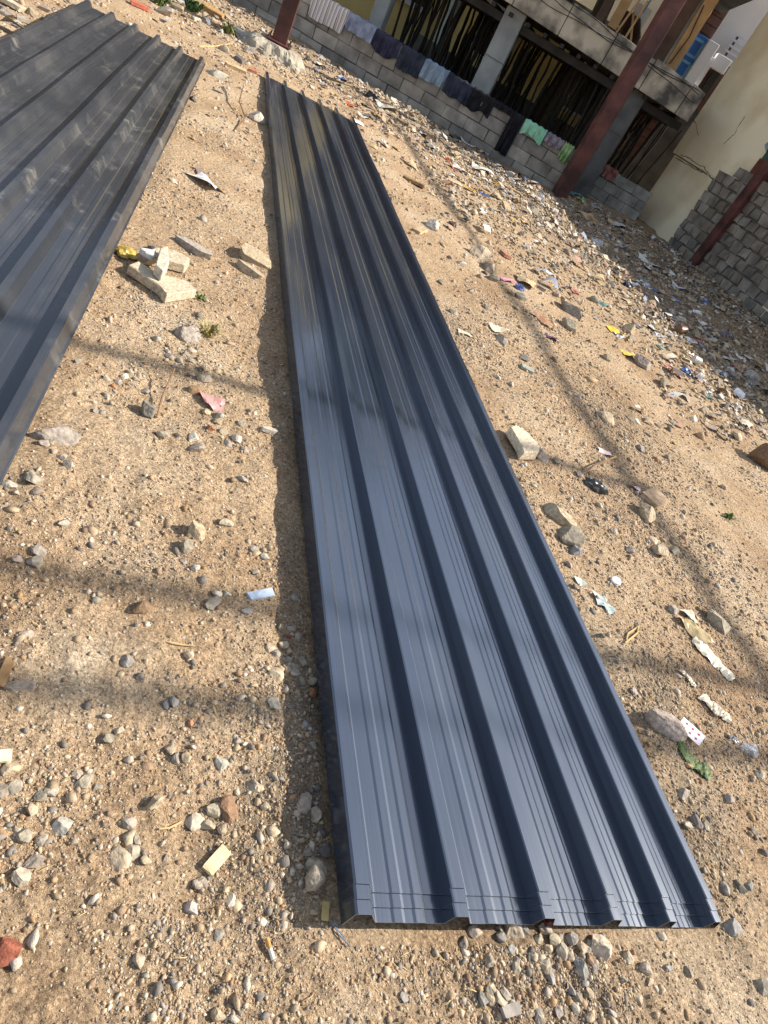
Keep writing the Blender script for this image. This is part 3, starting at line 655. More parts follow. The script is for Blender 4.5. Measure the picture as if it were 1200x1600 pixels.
for cx_, w_ in ((2.34, .36), (4.82, .28), (.2, .25)):
    c = MB().box((cx_, .34, (sag(cx_)-.032)/2), (w_, .36, sag(cx_)-.032)).build('column', M_COLC if cx_ < 4 else M_CONCD, ub, bevel=.012)
    MB().box((cx_, .145, 1.15), (w_+.01, .012, .008)).build('lift_joint', M_CONCD, c)
for y in (.25, .95, 1.75, 2.6, 3.5):
    MB().box((2.95, y, 1.70), (5.55, .10, .12)).build('formwork_beam', M_FORM, ub)
for i in range(17):
    MB().box((.3+i*.33, 2.0, 1.795), (.07, 3.9, .06)).build('formwork_joist', M_FORM, ub)
MB().box((.92, .42, 2.9), (1.7, .12, 1.0)).build('upper_wall', M_CONCD, ub)
for (a, b, z0, z1, y) in ((.0, 2.0, 2.4, 5.6, 2.6),):
    MB().box(((a+b)/2, y, (z0+z1)/2), (b-a, .2, z1-z0)).build('upper_wall', M_CONCD, ub)
MB().box((2.9, 2.2, 3.9), (5.7, 4.0, .32)).build('upper_slab', M_CONCD, ub)
for cx_ in (.2, 2.34, 4.98): MB().box((cx_, 2.2, 3.06), (.3, .3, 1.36)).build('upper_column', M_COLC, ub)
MB().box((2.9, 3.95, .38), (5.6, .14, .76)).build('back_wall', M_CONCD, ub)
# loose black cables along the slab edge
for kk in range(3):
    P = []
    for i in range(25):
        xx = 2.4+i*.135; P.append((xx, -.03-.015*kk, sag(xx)+.38+.045*math.sin(i*.28+kk*2)+.01*math.sin(i*.9+kk)-.1*kk*.5))
    MB().tube(P, .006, 5).build('cable', M_FORM, ub)
tag(ub, 'dark unfinished concrete building propped with poles behind the low block wall', 'building')
def ubw(x, y, z=0):
    a = math.atan2(WD[1], WD[0]); return (SP[0]+x*math.cos(a)-y*math.sin(a), SP[1]+x*math.sin(a)+y*math.cos(a), z)
# wooden props
M_POLE = objcol_mat('pole_wood', rough=.85, bump=.4, bsc=30, vsc=10, vamt=.4)
PM = []
for k in range(6):
    rg = random.Random(k); P = []; rr = []
    for i in range(7):
        t = i/6; P.append((rg.uniform(-.025, .025), rg.uniform(-.02, .02), t)); rr.append((.036-.008*t)*rg.uniform(.85, 1.15))
    me = MB().tube(P, rr, 7).mesh('pole'); me.materials.append(M_POLE); PM.append(me)
npole = 0
for k in range(160):
    x = random.uniform(.35, 5.7); y = random.uniform(.25, 3.7)
    if 2.05 < x < 2.65 and y < .6: continue
    if 4.6 < x < 5.1 and y < .6: continue
    o = obj('wooden_prop', random.choice(PM)); o.location = ubw(x, y, -.02)
    lean = (random.gauss(0, .05), random.gauss(0, .09), random.uniform(0, 6.28)); o.rotation_euler = lean
    hh = 1.70/ max(.9, math.cos(lean[0])*math.cos(lean[1])); pw = random.uniform(.4, 1.0); o.scale = (pw, pw, hh)
    kk = random.uniform(.15, .6); o.color = (.05*kk, .040*kk, .03*kk, 1)
    bay = 'left of the concrete column' if x < 2.34 else ('between the concrete and middle red columns' if x < 5 else 'right of the middle red column'); row = 'front' if y < 1.4 else ('middle' if y < 2.6 else 'rear')
    tag(o, ('thin' if pw < .7 else 'thick')+' dark pole, '+row+' row under the slab, '+bay, 'pole', 'poles under the slab'); npole += 1

# upper-floor bits on the slab
M_PLANK = mat('raw_plank', (.42, .25, .11), .8, var=.25, sc=4, bump=.3, bsc=20); M_DWOOD = mat('dark_plank', (.10, .06, .04), .85, var=.3, sc=4)
UP = (SP[0], SP[1]+.9)
def upbox(name, p0, p1, t_, mt, label, cat, plane=UP, d=WD, bevel=.004):
    a = PL(*p0, plane, d); b = PL(*p1, plane, d); c = (a+b)/2; wx = abs((b-a)[:2] @ np.array(d)); hz = abs(b[2]-a[2])
    o = MB().box((0, 0, 0), (wx, t_, hz)).build(name, mt, None, bevel=bevel); o.location = c; o.rotation_euler = (0, 0, math.atan2(d[1], d[0])); return tag(o, label, cat)
def post(px, py, wd, mt, label, up=1.6, t_=.16, off=0.9, lean=0):
    q = PL(px, py, (SP[0], SP[1]+off), WD); o = MB().box((0, 0, up/2), (wd, t_, up)).build('wood_post', mt, None, bevel=.006)
    o.location = q; o.rotation_euler = (0, lean, math.atan2(WD[1], WD[0])); return tag(o, label, 'post', 'posts on the slab')
post(955, 44, .17, M_PLANK, 'short tan timber post on the slab left of the middle column')
post(934, 34, .15, M_DWOOD, 'dark brown timber post at the left end of the upper floor')
post(1036, 70, .20, M_PLANK, 'tan timber post just right of the middle column', off=1.2)
post(1022, 96, .26, M_DWOOD, 'dark timber post between two tan ones on the slab')
post(1041, 114, .20, M_PLANK, 'tall tan timber post with cables beside the blue shutter', off=.8)
for k, (a_, b_) in enumerate((((962, 52), (1002, -4)), ((975, 62), (1012, 2)), ((985, 68), (990, 20)))):
    pa = PL(*a_, (SP[0], SP[1]+.6), WD); pb = PL(*b_, (SP[0], SP[1]+.9), WD)
    tag(MB().tube([tuple(pa), tuple(pb)], .02, 6).build('bamboo_stick', M_PLANK), 'thin bamboo stick leaning on the upper floor beside the brown louvre', 'stick', 'sticks on the upper floor')
for a_, b_, lab in (((1046, 100), (1100, 8), 'black cable hanging down the tall tan post'),):
    pa = PL(*a_, (SP[0], SP[1]+.68), WD); pb = PL(*b_, (SP[0], SP[1]+.68), WD)
    tag(MB().tube([tuple(pa), tuple((pa+pb)/2+np.array([.06, 0, 0])), tuple(pb)], .012, 6).build('cable', M_FORM), lab, 'cable')
# ================================================================== HOUSES BEHIND
M_YH = mat('bright_yellow_wall', (.82, .64, .27), .9, var=.12, sc=1.5); M_CRM = mat('cream_wall', (.88, .85, .77), .9, var=.08, sc=1.2)
M_WHT = mat('white_trim', (.80, .80, .80), .7, var=.06, sc=3); M_BRN = mat('brown_tile', (.13, .065, .05), .6, var=.3, sc=4); M_BLUE = mat('blue_paint', (.05, .17, .50), .5, var=.15, sc=4)
M_BLUE2 = mat('pale_blue_paint', (.20, .45, .70), .5, var=.15, sc=4); M_GLS = mat('dark_glass', (.03, .03, .03), .15, .5, var=.3); M_PNK = mat('pink_door', (.42, .2, .16), .7)
def hparts(r, mt, name, c, d, bevel=0): return MB().box(c, d).build(name, mt, r, bevel=bevel)
yh = empty('yellow_house', (-2.9, 18.6, 0), R(5))
hparts(yh, M_YH, 'wall', (0, 2, 1.3), (8.2, 4, 2.6)); hparts(yh, M_WHT, 'plinth', (0, -.03, .2), (8.2, .05, .4)); hparts(yh, M_CONC, 'roof', (0, 2, 2.67), (8.6, 4.4, .13))
for wx, wz, ww, hh_, mt in ((-2.9, 1.5, .9, 1.0, M_GLS), (-.6, 1.45, .8, .9, M_GLS), (1.9, 1.5, .8, 1.0, M_GLS)):
    wn = hparts(yh, M_WHT, 'window' if hh_ < 1.5 else 'door', (wx, -.025, wz), (ww+.16, .06, hh_+.16)); hparts(wn, mt, 'pane' if hh_ < 1.5 else 'leaf', (wx, -.062, wz), (ww, .03, hh_))
tag(yh, 'bright yellow house glimpsed between the poles of the unfinished building', 'house')
yh2 = empty('yellow_house', (-6.1, 17.0, 0), R(46))
hparts(yh2, M_YH, 'wall', (0, 2.5, 3.6), (3.8, 5, 7.2)); hparts(yh2, mat('pale_blue_wall', (.50, .60, .62), .8, var=.1), 'corner_pier', (1.98, -.05, 3.6), (.16, .3, 7.2)); hparts(yh2, M_CONC, 'roof', (0, 2.5, 7.28), (4.2, 5.4, .15))
for wx in (-.9, .9):
    for wz in (1.8, 5.0):
        wn = hparts(yh2, M_WHT, 'window', (wx, -.03, wz), (1.0, .08, 1.4)); hparts(wn, M_GLS, 'pane', (wx, -.075, wz), (.8, .02, 1.2))
gb = empty('grey_building', (-14.6, 15.6, 0), R(14)); hparts(gb, mat('grey_render', (.27, .26, .24), .9, var=.2, sc=1.2), 'wall', (0, 3, 3.4), (9.4, 6, 6.8)); hparts(gb, M_CONCD, 'roof', (0, 3, 6.88), (9.8, 6.4, .16))
for wx in (-3, -1, 1, 3):
    for wz in (1.7, 4.9):
        wn = hparts(gb, M_WHT, 'window', (wx, -.03, wz), (1.0, .08, 1.3)); hparts(wn, M_GLS, 'pane', (wx, -.075, wz), (.8, .02, 1.1))
tag(gb, 'grey rendered house beyond the far left end of the block wall', 'house')
tag(yh2, 'tall yellow house with pale blue corner behind the far left of the block wall', 'house')
# brown tiled house with the blue shutter
BPL = (0, 18.0); bh = empty('brown_tiled_house', (0, 18.0, 0), math.atan2(WD[1], WD[0]))
hx = math.atan2(WD[1], WD[0])
def hl(px, py):
    q = PL(px, py, BPL, WD); v = Matrix.Rotation(-hx, 3, 'Z') @ Vector((q[0]-0, q[1]-18.0, 0)); return v.x, q[2]
def hbox(name, p0, p1, y0, t_, mt, r=bh):
    a = hl(*p0); b = hl(*p1); return MB().box(((a[0]+b[0])/2, y0-t_/2, (a[1]+b[1])/2), (abs(b[0]-a[0]), t_, abs(b[1]-a[1]))).build(name, mt, r, bevel=.006)
xa = hl(1020, 60)[0]; xb = hl(1160, 60)[0]
xa = hl(1062, 60)[0]; xb = hl(1112, 60)[0]
hparts(bh, M_BRN, 'wall', ((xa+xb)/2, 2.0, 3.6), (xb-xa, 3.9, 7.2))
for i in range(26):
    hparts(bh, M_BRN, 'tile_course', ((xa+xb)/2, .035, 1.2+i*.17), (xb-xa, .03, .155), .006)
sh = hbox('shutter', (1042, 121), (1108, 62), -.02, .05, M_BLUE)
a0 = hl(1042, 121); a1 = hl(1108, 62)
for t0, t1 in ((.08, .46), (.54, .92)):
    zc = a0[1]+(a1[1]-a0[1])*(t0+t1)/2; hh_ = (a1[1]-a0[1])*(t1-t0); wx = (a0[0]+a1[0])/2; ww = abs(a1[0]-a0[0])
    for zz in (-hh_*.42, hh_*.42): hparts(sh, M_BLUE2, 'rail', (wx, -.085, zc+zz), (ww*.7, .03, .05))
    for xx in (-.33, .33): hparts(sh, M_BLUE2, 'stile', (wx+xx*ww, -.085, zc), (.05, .03, hh_*.9))
hbox('window_reveal', (1061, 132), (1120, 72), -.0, .34, M_WHT)
hparts(bh, M_CONCD, 'lower_wall', (xb+.8, 2.0, 1.1), (1.6, 3.9, 2.2)); hparts(bh, M_BRN, 'parapet', (xb+.8, 2.0, 2.66), (1.6, 3.9, .9))
fr = hbox('window_frame', (1069, 146), (1116, 92), -.01, .20, M_WHT)
hbox('lintel', (1106, 104), (1140, 96), -.02, .24, M_WHT)
hbox('window_pane', (1088, 150), (1130, 108), -.005, .10, M_GLS)
hbox('white_panel', (976, 40), (1018, 18), -.01, .2, M_WHT); hbox('blue_strip', (1002, 22), (1022, -8), -.03, .2, M_BLUE2)
for i in range(9):
    hbox('louvre', (966, 60-i*3.4), (1000, 58.5-i*3.4), -.02, .25, M_BRN)
tag(bh, 'brown tiled house with a blue shutter and white window frames above the slab', 'house')
ch = empty('cream_house', (2.9, 22, 0), R(2)); hparts(ch, M_CRM, 'wall', (2, 2, 4.5), (6, 4, 9)); hparts(ch, M_CRM, 'side_wall', (-4.4, 1.0, 3.2), (6.8, 2, 6.4))
for i in range(9): hparts(ch, M_WHT, 'railing_slat', (-.6, -.4, 3.05+i*.12), (2.2, .04, .05))
for i in range(4): hparts(ch, M_BRN, 'railing_post', (-1.6+i*.68, -.36, 3.45), (.05, .04, 1.1))
tag(ch, 'sunlit cream house behind the brown tiled one', 'house')
# neighbourhood tree whose crown rises beyond the unfinished building
def tree(x, y, zc, rad, label, nleaf=3600):
    r = empty('tree', (x, y, 0)); tr = MB(); tr.tube([(0, 0, -.1), (.1, .05, zc*.35), (-.05, .1, zc*.62), (.1, 0, zc)], [.22, .18, .13, .06], 8)
    for k in range(9):
        a = k*.7*math.pi; e = random.uniform(.2, .9); p = Vector((math.cos(a)*rad*.8, math.sin(a)*rad*.8, zc+rad*(e-.5)*1.2)); tr.tube([(0, .05, zc*random.uniform(.5, .8)), p*.55+Vector((0, 0, zc*.38)), p], [.07, .045, .015], 5)
    tr.build('trunk', mat('bark', (.09, .065, .045), .95, var=.4, sc=8), r)
    V = []; Fc = []; cl_ = [(Vector((random.gauss(0, 1), random.gauss(0, 1), random.gauss(0, 1))).normalized()*rad*random.uniform(.3, 1.0)) for _ in range(34)]
    for k in range(nleaf):
        c = random.choice(cl_); p = c+Vector((random.gauss(0, .34), random.gauss(0, .34), random.gauss(0, .28)))+Vector((0, 0, zc)); s = random.uniform(.06, .11); q = Euler((random.uniform(0, 6), random.uniform(0, 6), random.uniform(0, 6))).to_matrix()
        n = len(V); V += [tuple(p+q @ Vector(t)) for t in ((-s*1.6, 0, 0), (0, -s*.6, .01), (s*1.6, 0, 0), (0, s*.6, .01))]; Fc.append((n, n+1, n+2, n+3))
    me = bpy.data.meshes.new('crown'); me.from_pydata(V, [], Fc); obj('crown', me, mat('leaves', (.05, .09, .025), .6, var=.5, sc=1.5), r); return tag(r, label, 'tree')
tree(-1.6, 17.0, 6.6, 2.1, 'leafy tree rising behind the unfinished building')

# ================================================================== CLOTHES ON THE WALL
def cloth_mat(name, c, c2=None, stripe=0):
    m = mat(name, c, .95, .1, var=.35, sc=9, bump=.5, bsc=25, col2=c2)
    if stripe:
        n = m.node_tree.nodes; l = m.node_tree.links; uv = n.new('ShaderNodeUVMap'); sx = n.new('ShaderNodeSeparateXYZ'); l.new(uv.outputs[0], sx.inputs[0])
        mm = n.new('ShaderNodeMath'); mm.operation = 'MULTIPLY'; mm.inputs[1].default_value = stripe; l.new(sx.outputs[0], mm.inputs[0])
        fr_ = n.new('ShaderNodeMath'); fr_.operation = 'FRACT'; l.new(mm.outputs[0], fr_.inputs[0])
        rp = n.new('ShaderNodeValToRGB'); rp.color_ramp.interpolation = 'CONSTANT'; e = rp.color_ramp.elements
        e[0].color = (.70, .66, .62, 1); e[1].position = .38; e[1].color = (.16, .14, .20, 1); k = e.new(.55); k.color = (.62, .55, .50, 1); k = e.new(.75); k.color = (.30, .27, .36, 1); k = e.new(.88); k.color = (.66, .62, .6, 1)
        l.new(fr_.outputs[0], rp.inputs[0]); l.new(rp.outputs[0], n['Principled BSDF'].inputs['Base Color'])
    return m
def cloth(name, wp, wtop, th, px0, px1, drop, mt, label, cat, seed, back=.18, ragged=.06, taper=0):
    d = WD; a = PL(*px0, wp, d); b = PL(*px1, wp, d); o2 = np.array([wp[0], wp[1]]); dv = np.array(d); s0 = (a[:2]-o2) @ dv; s1 = (b[:2]-o2) @ dv
    nu, front, nt_, nb = 26, 12, 4, 5; V = []; UV = []; Fc = []; rows = front+nt_+nb
    for i in range(nu+1):
        u = i/nu; dr = drop*(1+ragged*3*float(vn(u*3.1, seed*1.7, 2))); t0 = taper*(u-.5)
        for j in range(rows):
            if j < front: z = wtop+.012-dr*(1-j/(front-1))*1.0; y = -.014; k = (1-j/(front-1)); mid = k
            elif j < front+nt_: y = -.014+(th+.028)*(j-front+.6)/nt_; z = wtop+.022; k = 0
            else: z = wtop+.01-back*(j-front-nt_+1)/nb; y = th+.016; k = -.3
            s = s0+(s1-s0)*u - t0*max(k, 0)*(s1-s0)
            y += -max(k, 0)**.7*(.028*(1+math.sin(u*17+seed+2*k))+.022*float(vn(u*9, k*2.2, seed)) + .018*math.sin(u*41+seed*3)) if k > 0 else 0
            z += .008*math.sin(u*23+seed) if j >= front and j < front+nt_ else 0
            V.append((wp[0]+d[0]*s-d[1]*y, wp[1]+d[1]*s+d[0]*y, z)); UV.append((s, z))
    for i in range(nu):
        for j in range(rows-1): q = i*rows+j; Fc.append((q, q+rows, q+rows+1, q+1))
    me = bpy.data.meshes.new(name); me.from_pydata(V, [], Fc); ul = me.uv_layers.new(name='UVMap')
    for p in me.polygons:
        for li in p.loop_indices: ul.data[li].uv = UV[me.loops[li].vertex_index]
    o = obj(name, me, mt, None, True); so_ = o.modifiers.new('thick', 'SOLIDIFY'); so_.thickness = .006; so_.offset = 0; sb = o.modifiers.new('s', 'SUBSURF'); sb.levels = 1; sb.render_levels = 1
    return tag(o, label, cat, 'clothes drying on the wall')
J1 = cloth_mat('faded_denim', (.16, .19, .27), (.36, .40, .50)); J2 = cloth_mat('dark_denim', (.018, .022, .035), (.05, .06, .085)); J3 = cloth_mat('light_denim', (.12, .17, .24), (.30, .38, .47)); BK = cloth_mat('black_cloth', (.010, .010, .013), (.025, .025, .03)); NV = cloth_mat('navy_cloth', (.022, .022, .042), (.06, .06, .10))
WT = .70
W1 = (wa[0], wa[1])
cloth('striped_cloth', W1, WT, .16, (490, -10), (546, 26), .34, cloth_mat('striped', (.5, .5, .5), None, 16), 'striped white and purple-grey towel hanging from the block wall', 'towel', 1, ragged=.10, taper=.1)
cloth('jeans', W1, WT, .16, (545, 24), (590, 42), .22, J1, 'faded blue-grey jeans folded over the wall beside the striped towel', 'jeans', 2)
cloth('shirt', W1, WT, .16, (589, 44), (629, 70), .25, NV, 'dark navy shirt over the wall between two pairs of jeans', 'shirt', 3, ragged=.16)
cloth('jeans', W1, WT, .16, (630, 70), (666, 91), .30, J2, 'dark blue jeans hanging left of the light blue pair', 'jeans', 4)
cloth('jeans', W1, WT, .16, (666, 92), (703, 112), .25, J3, 'light blue jeans between two dark pairs on the wall', 'jeans', 5)
cloth('jeans', W1, WT, .16, (703, 113), (741, 136), .27, J2, 'very dark jeans right of the light blue pair', 'jeans', 6)
cloth('jeans', W1, WT, .16, (741, 137), (776, 158), .26, BK, 'black crumpled jeans before the concrete column', 'jeans', 7, ragged=.15)
cloth('trousers', W1, WT, .16, (776, 158), (803, 174), .08, BK, 'black trouser waist lying along the wall top', 'trousers', 8)
cloth('trousers', W1, WT, .16, (803, 173), (822, 184), .60, BK, 'single black trouser leg hanging nearly to the ground', 'trousers', 9, ragged=.02)
cloth('green_cloth', W1, WT, .16, (823, 184), (857, 203), .17, cloth_mat('mint', (.16, .42, .28), (.35, .62, .46)), 'mint green cloth bunched on the wall top', 'cloth', 10, ragged=.2)
cloth('grey_cloth', W1, WT, .16, (858, 204), (884, 220), .15, cloth_mat('grey_print', (.10, .085, .11), (.34, .30, .35)), 'grey-purple printed cloth bunched beside the mint green one', 'cloth', 11, ragged=.2)
cloth('green_cloth', W1, WT, .16, (885, 220), (899, 229), .24, cloth_mat('green_check', (.10, .24, .06), (.42, .55, .32)), 'green checked rag just left of the middle red column', 'cloth', 12, ragged=.2)
W2p = (-.35, 14.14)
cloth('maroon_cloth', W2p, .65, .15, (914, 244), (929, 252), .17, cloth_mat('maroon', (.09, .015, .03), (.2, .04, .07)), 'maroon cloth on the short wall beside the middle column', 'cloth', 13, ragged=.2)
cloth('white_cloth', W2p, .65, .15, (929, 250), (945, 259), .17, cloth_mat('white_blue', (.35, .36, .46), (.75, .75, .78)), 'white and blue cloth on the short wall', 'cloth', 14, ragged=.2)
cloth('red_check_cloth', W2p, .65, .15, (945, 259), (966, 270), .19, cloth_mat('red_check', (.14, .05, .045), (.34, .16, .14)), 'red checked cloth on the short wall, rightmost of three', 'cloth', 15)

# ================================================================== LITTER
M_BAG = objcol_mat('crumpled_plastic', rough=.35, spec=.5, bump=1.0, bsc=35, vsc=18, vamt=.25); M_CLEAR = objcol_mat('clear_plastic', rough=.25, spec=.5, bump=1.0, bsc=35, vsc=18, vamt=.2, alpha=.5)
M_PAPER = objcol_mat('paper_and_card', rough=.85, spec=.2, bump=.6, bsc=30, vsc=14, vamt=.22); M_WOODL = objcol_mat('litter_wood', rough=.9, bump=.8, bsc=40, vsc=30, vamt=.4)
def bag_mesh(seed, flat, mt):
    bm = bmesh.new(); bmesh.ops.create_icosphere(bm, subdivisions=3, radius=1)
    for v in bm.verts:
        p = v.co; x, y, z = p
        k = 1+.55*float(fbm(x*1.6+seed*3.1+z, y*1.6-z*.7, 1, 2, seed))+.45*abs(float(fbm(x*4+z*3, y*4+seed, 1, 2, seed+9)))*2-.2
        v.co = Vector((x*k, y*k*.85, z*k*flat if z > 0 else z*.15))
    me = bpy.data.meshes.new('bag'); bm.to_mesh(me); bm.free(); me.materials.append(mt); return me
BAGS = [bag_mesh(k, random.uniform(.45, .8), M_BAG) for k in range(7)]; CLEARS = [bag_mesh(40+k, .6, M_CLEAR) for k in range(2)]
def scrap_mesh(seed, mt, n=7, curl=.35):
    rg = random.Random(seed); V = []; Fc = []
    ex = [rg.uniform(-.22, .22) for _ in range(8)]; a, b = rg.uniform(0, 3), rg.uniform(0, 3)
    for i in range(n):
        for j in range(n):
            u = i/(n-1)*2-1; v = j/(n-1)*2-1; z = curl*(.5*math.sin(u*1.6+a)*math.cos(v*1.3+b)+.5*float(fbm(u*1.5+seed, v*1.5, 1, 2, seed)))+.12
            V.append((u*(1+ex[0]*v+ex[1]*v*v)+ex[2]*v+.10*float(vn(v*4, seed, 1))*abs(u), v*(1+ex[3]*u)+ex[4]*u+.10*float(vn(u*4, seed, 2))*abs(v), max(z, 0)))
    for i in range(n-1):
        for j in range(n-1): q = i*n+j; Fc.append((q, q+n, q+n+1, q+1))
    me = bpy.data.meshes.new('scrap'); me.from_pydata(V, [], Fc); me.materials.append(mt); return me
SCRAPS = [scrap_mesh(k, M_PAPER) for k in range(8)]; PSCR = [scrap_mesh(20+k, M_BAG, 8, .55) for k in range(6)]
PLK = []
for k in range(4):
    me = MB().box((0, 0, .5), (2, 2, 1)).mesh('plank', .06); rg = random.Random(k)
    for v in me.vertices: v.co.x += rg.uniform(-.16, .16)*(1 if v.co.x > 0 else -1); v.co.y += rg.uniform(-.1, .1)
    me.materials.append(M_WOODL); PLK.append(me)
TUB = MB().tube([(-1, 0, .5), (1, 0, .5)], .5, 12).mesh('tin', .03); TUB.materials.append(M_BAG)
def pxrot(px, py, dx, dy):
    a = G(px, py); b = G(px+dx, py+dy); return math.atan2(b[1]-a[1], b[0]-a[0])
def litter(px, py, w_, h_, kind, c, label, cat, name=None, rot=None, up=None, group=None):
    p = G(px, py); z = Hs(p[0], p[1]); p = G(px, py, z+.01); z = Hs(p[0], p[1]); s = depth(p)/F*.5; sx, sy = w_*s, h_*s*1.6
    me = random.choice(dict(bag=BAGS, clear=CLEARS, scrap=SCRAPS, plastic=PSCR, plank=PLK, tin=[TUB])[kind])
    o = obj(name or cat.replace(' ', '_'), me); o.location = (p[0], p[1], z+.004)
    if kind in ('plank',): o.scale = (sx, sy, up or min(sx, sy)*.6)
    elif kind in ('scrap', 'plastic'): o.scale = (sx, sy, up or (sx+sy)*.5)
    elif kind == 'tin': o.scale = (sx, sy, sy)
    else: o.scale = (sx*.8, sy*.8, up or (sx+sy)*.4)
    o.rotation_euler = (random.uniform(-.08, .08), random.uniform(-.08, .08), R(31) + random.uniform(-.4, .4) if rot is None else rot); k = random.uniform(.9, 1.1)
    o.color = (c[0]*k, c[1]*k, c[2]*k, 1); return tag(o, label, cat, group)
Wh = (.72, .71, .69); Gy = (.40, .40, .40); Tn = (.50, .38, .23); Yl = (.72, .44, .04); Bl = (.04, .12, .42); Bk = (.02, .02, .022); Br = (.20, .11, .06); Gn = (.03, .22, .08); Og = (.62, .12, .03); Pk = (.75, .30, .42); Cr = (.66, .58, .44)
GW = 'litter along the back wall'; GYW = 'litter below the yellow wall'; GMD = 'litter on the sand right of the central sheets'
DIRS = {(340, 1343): (24, -27), (409, 927): (20, -4), (8, 1048): (20, 4), (1021, 780): (20, -6), (657, 361): (20, -4), (794, 437): (28, 9), (331, 626): (20, 8), (322, 285): (20, 14), (977, 378): (20, 14), (801, 1577): (20, -6), (824, 576): (20, 10), (982, 553): (20, 8), (1087, 985): (10, -2)}
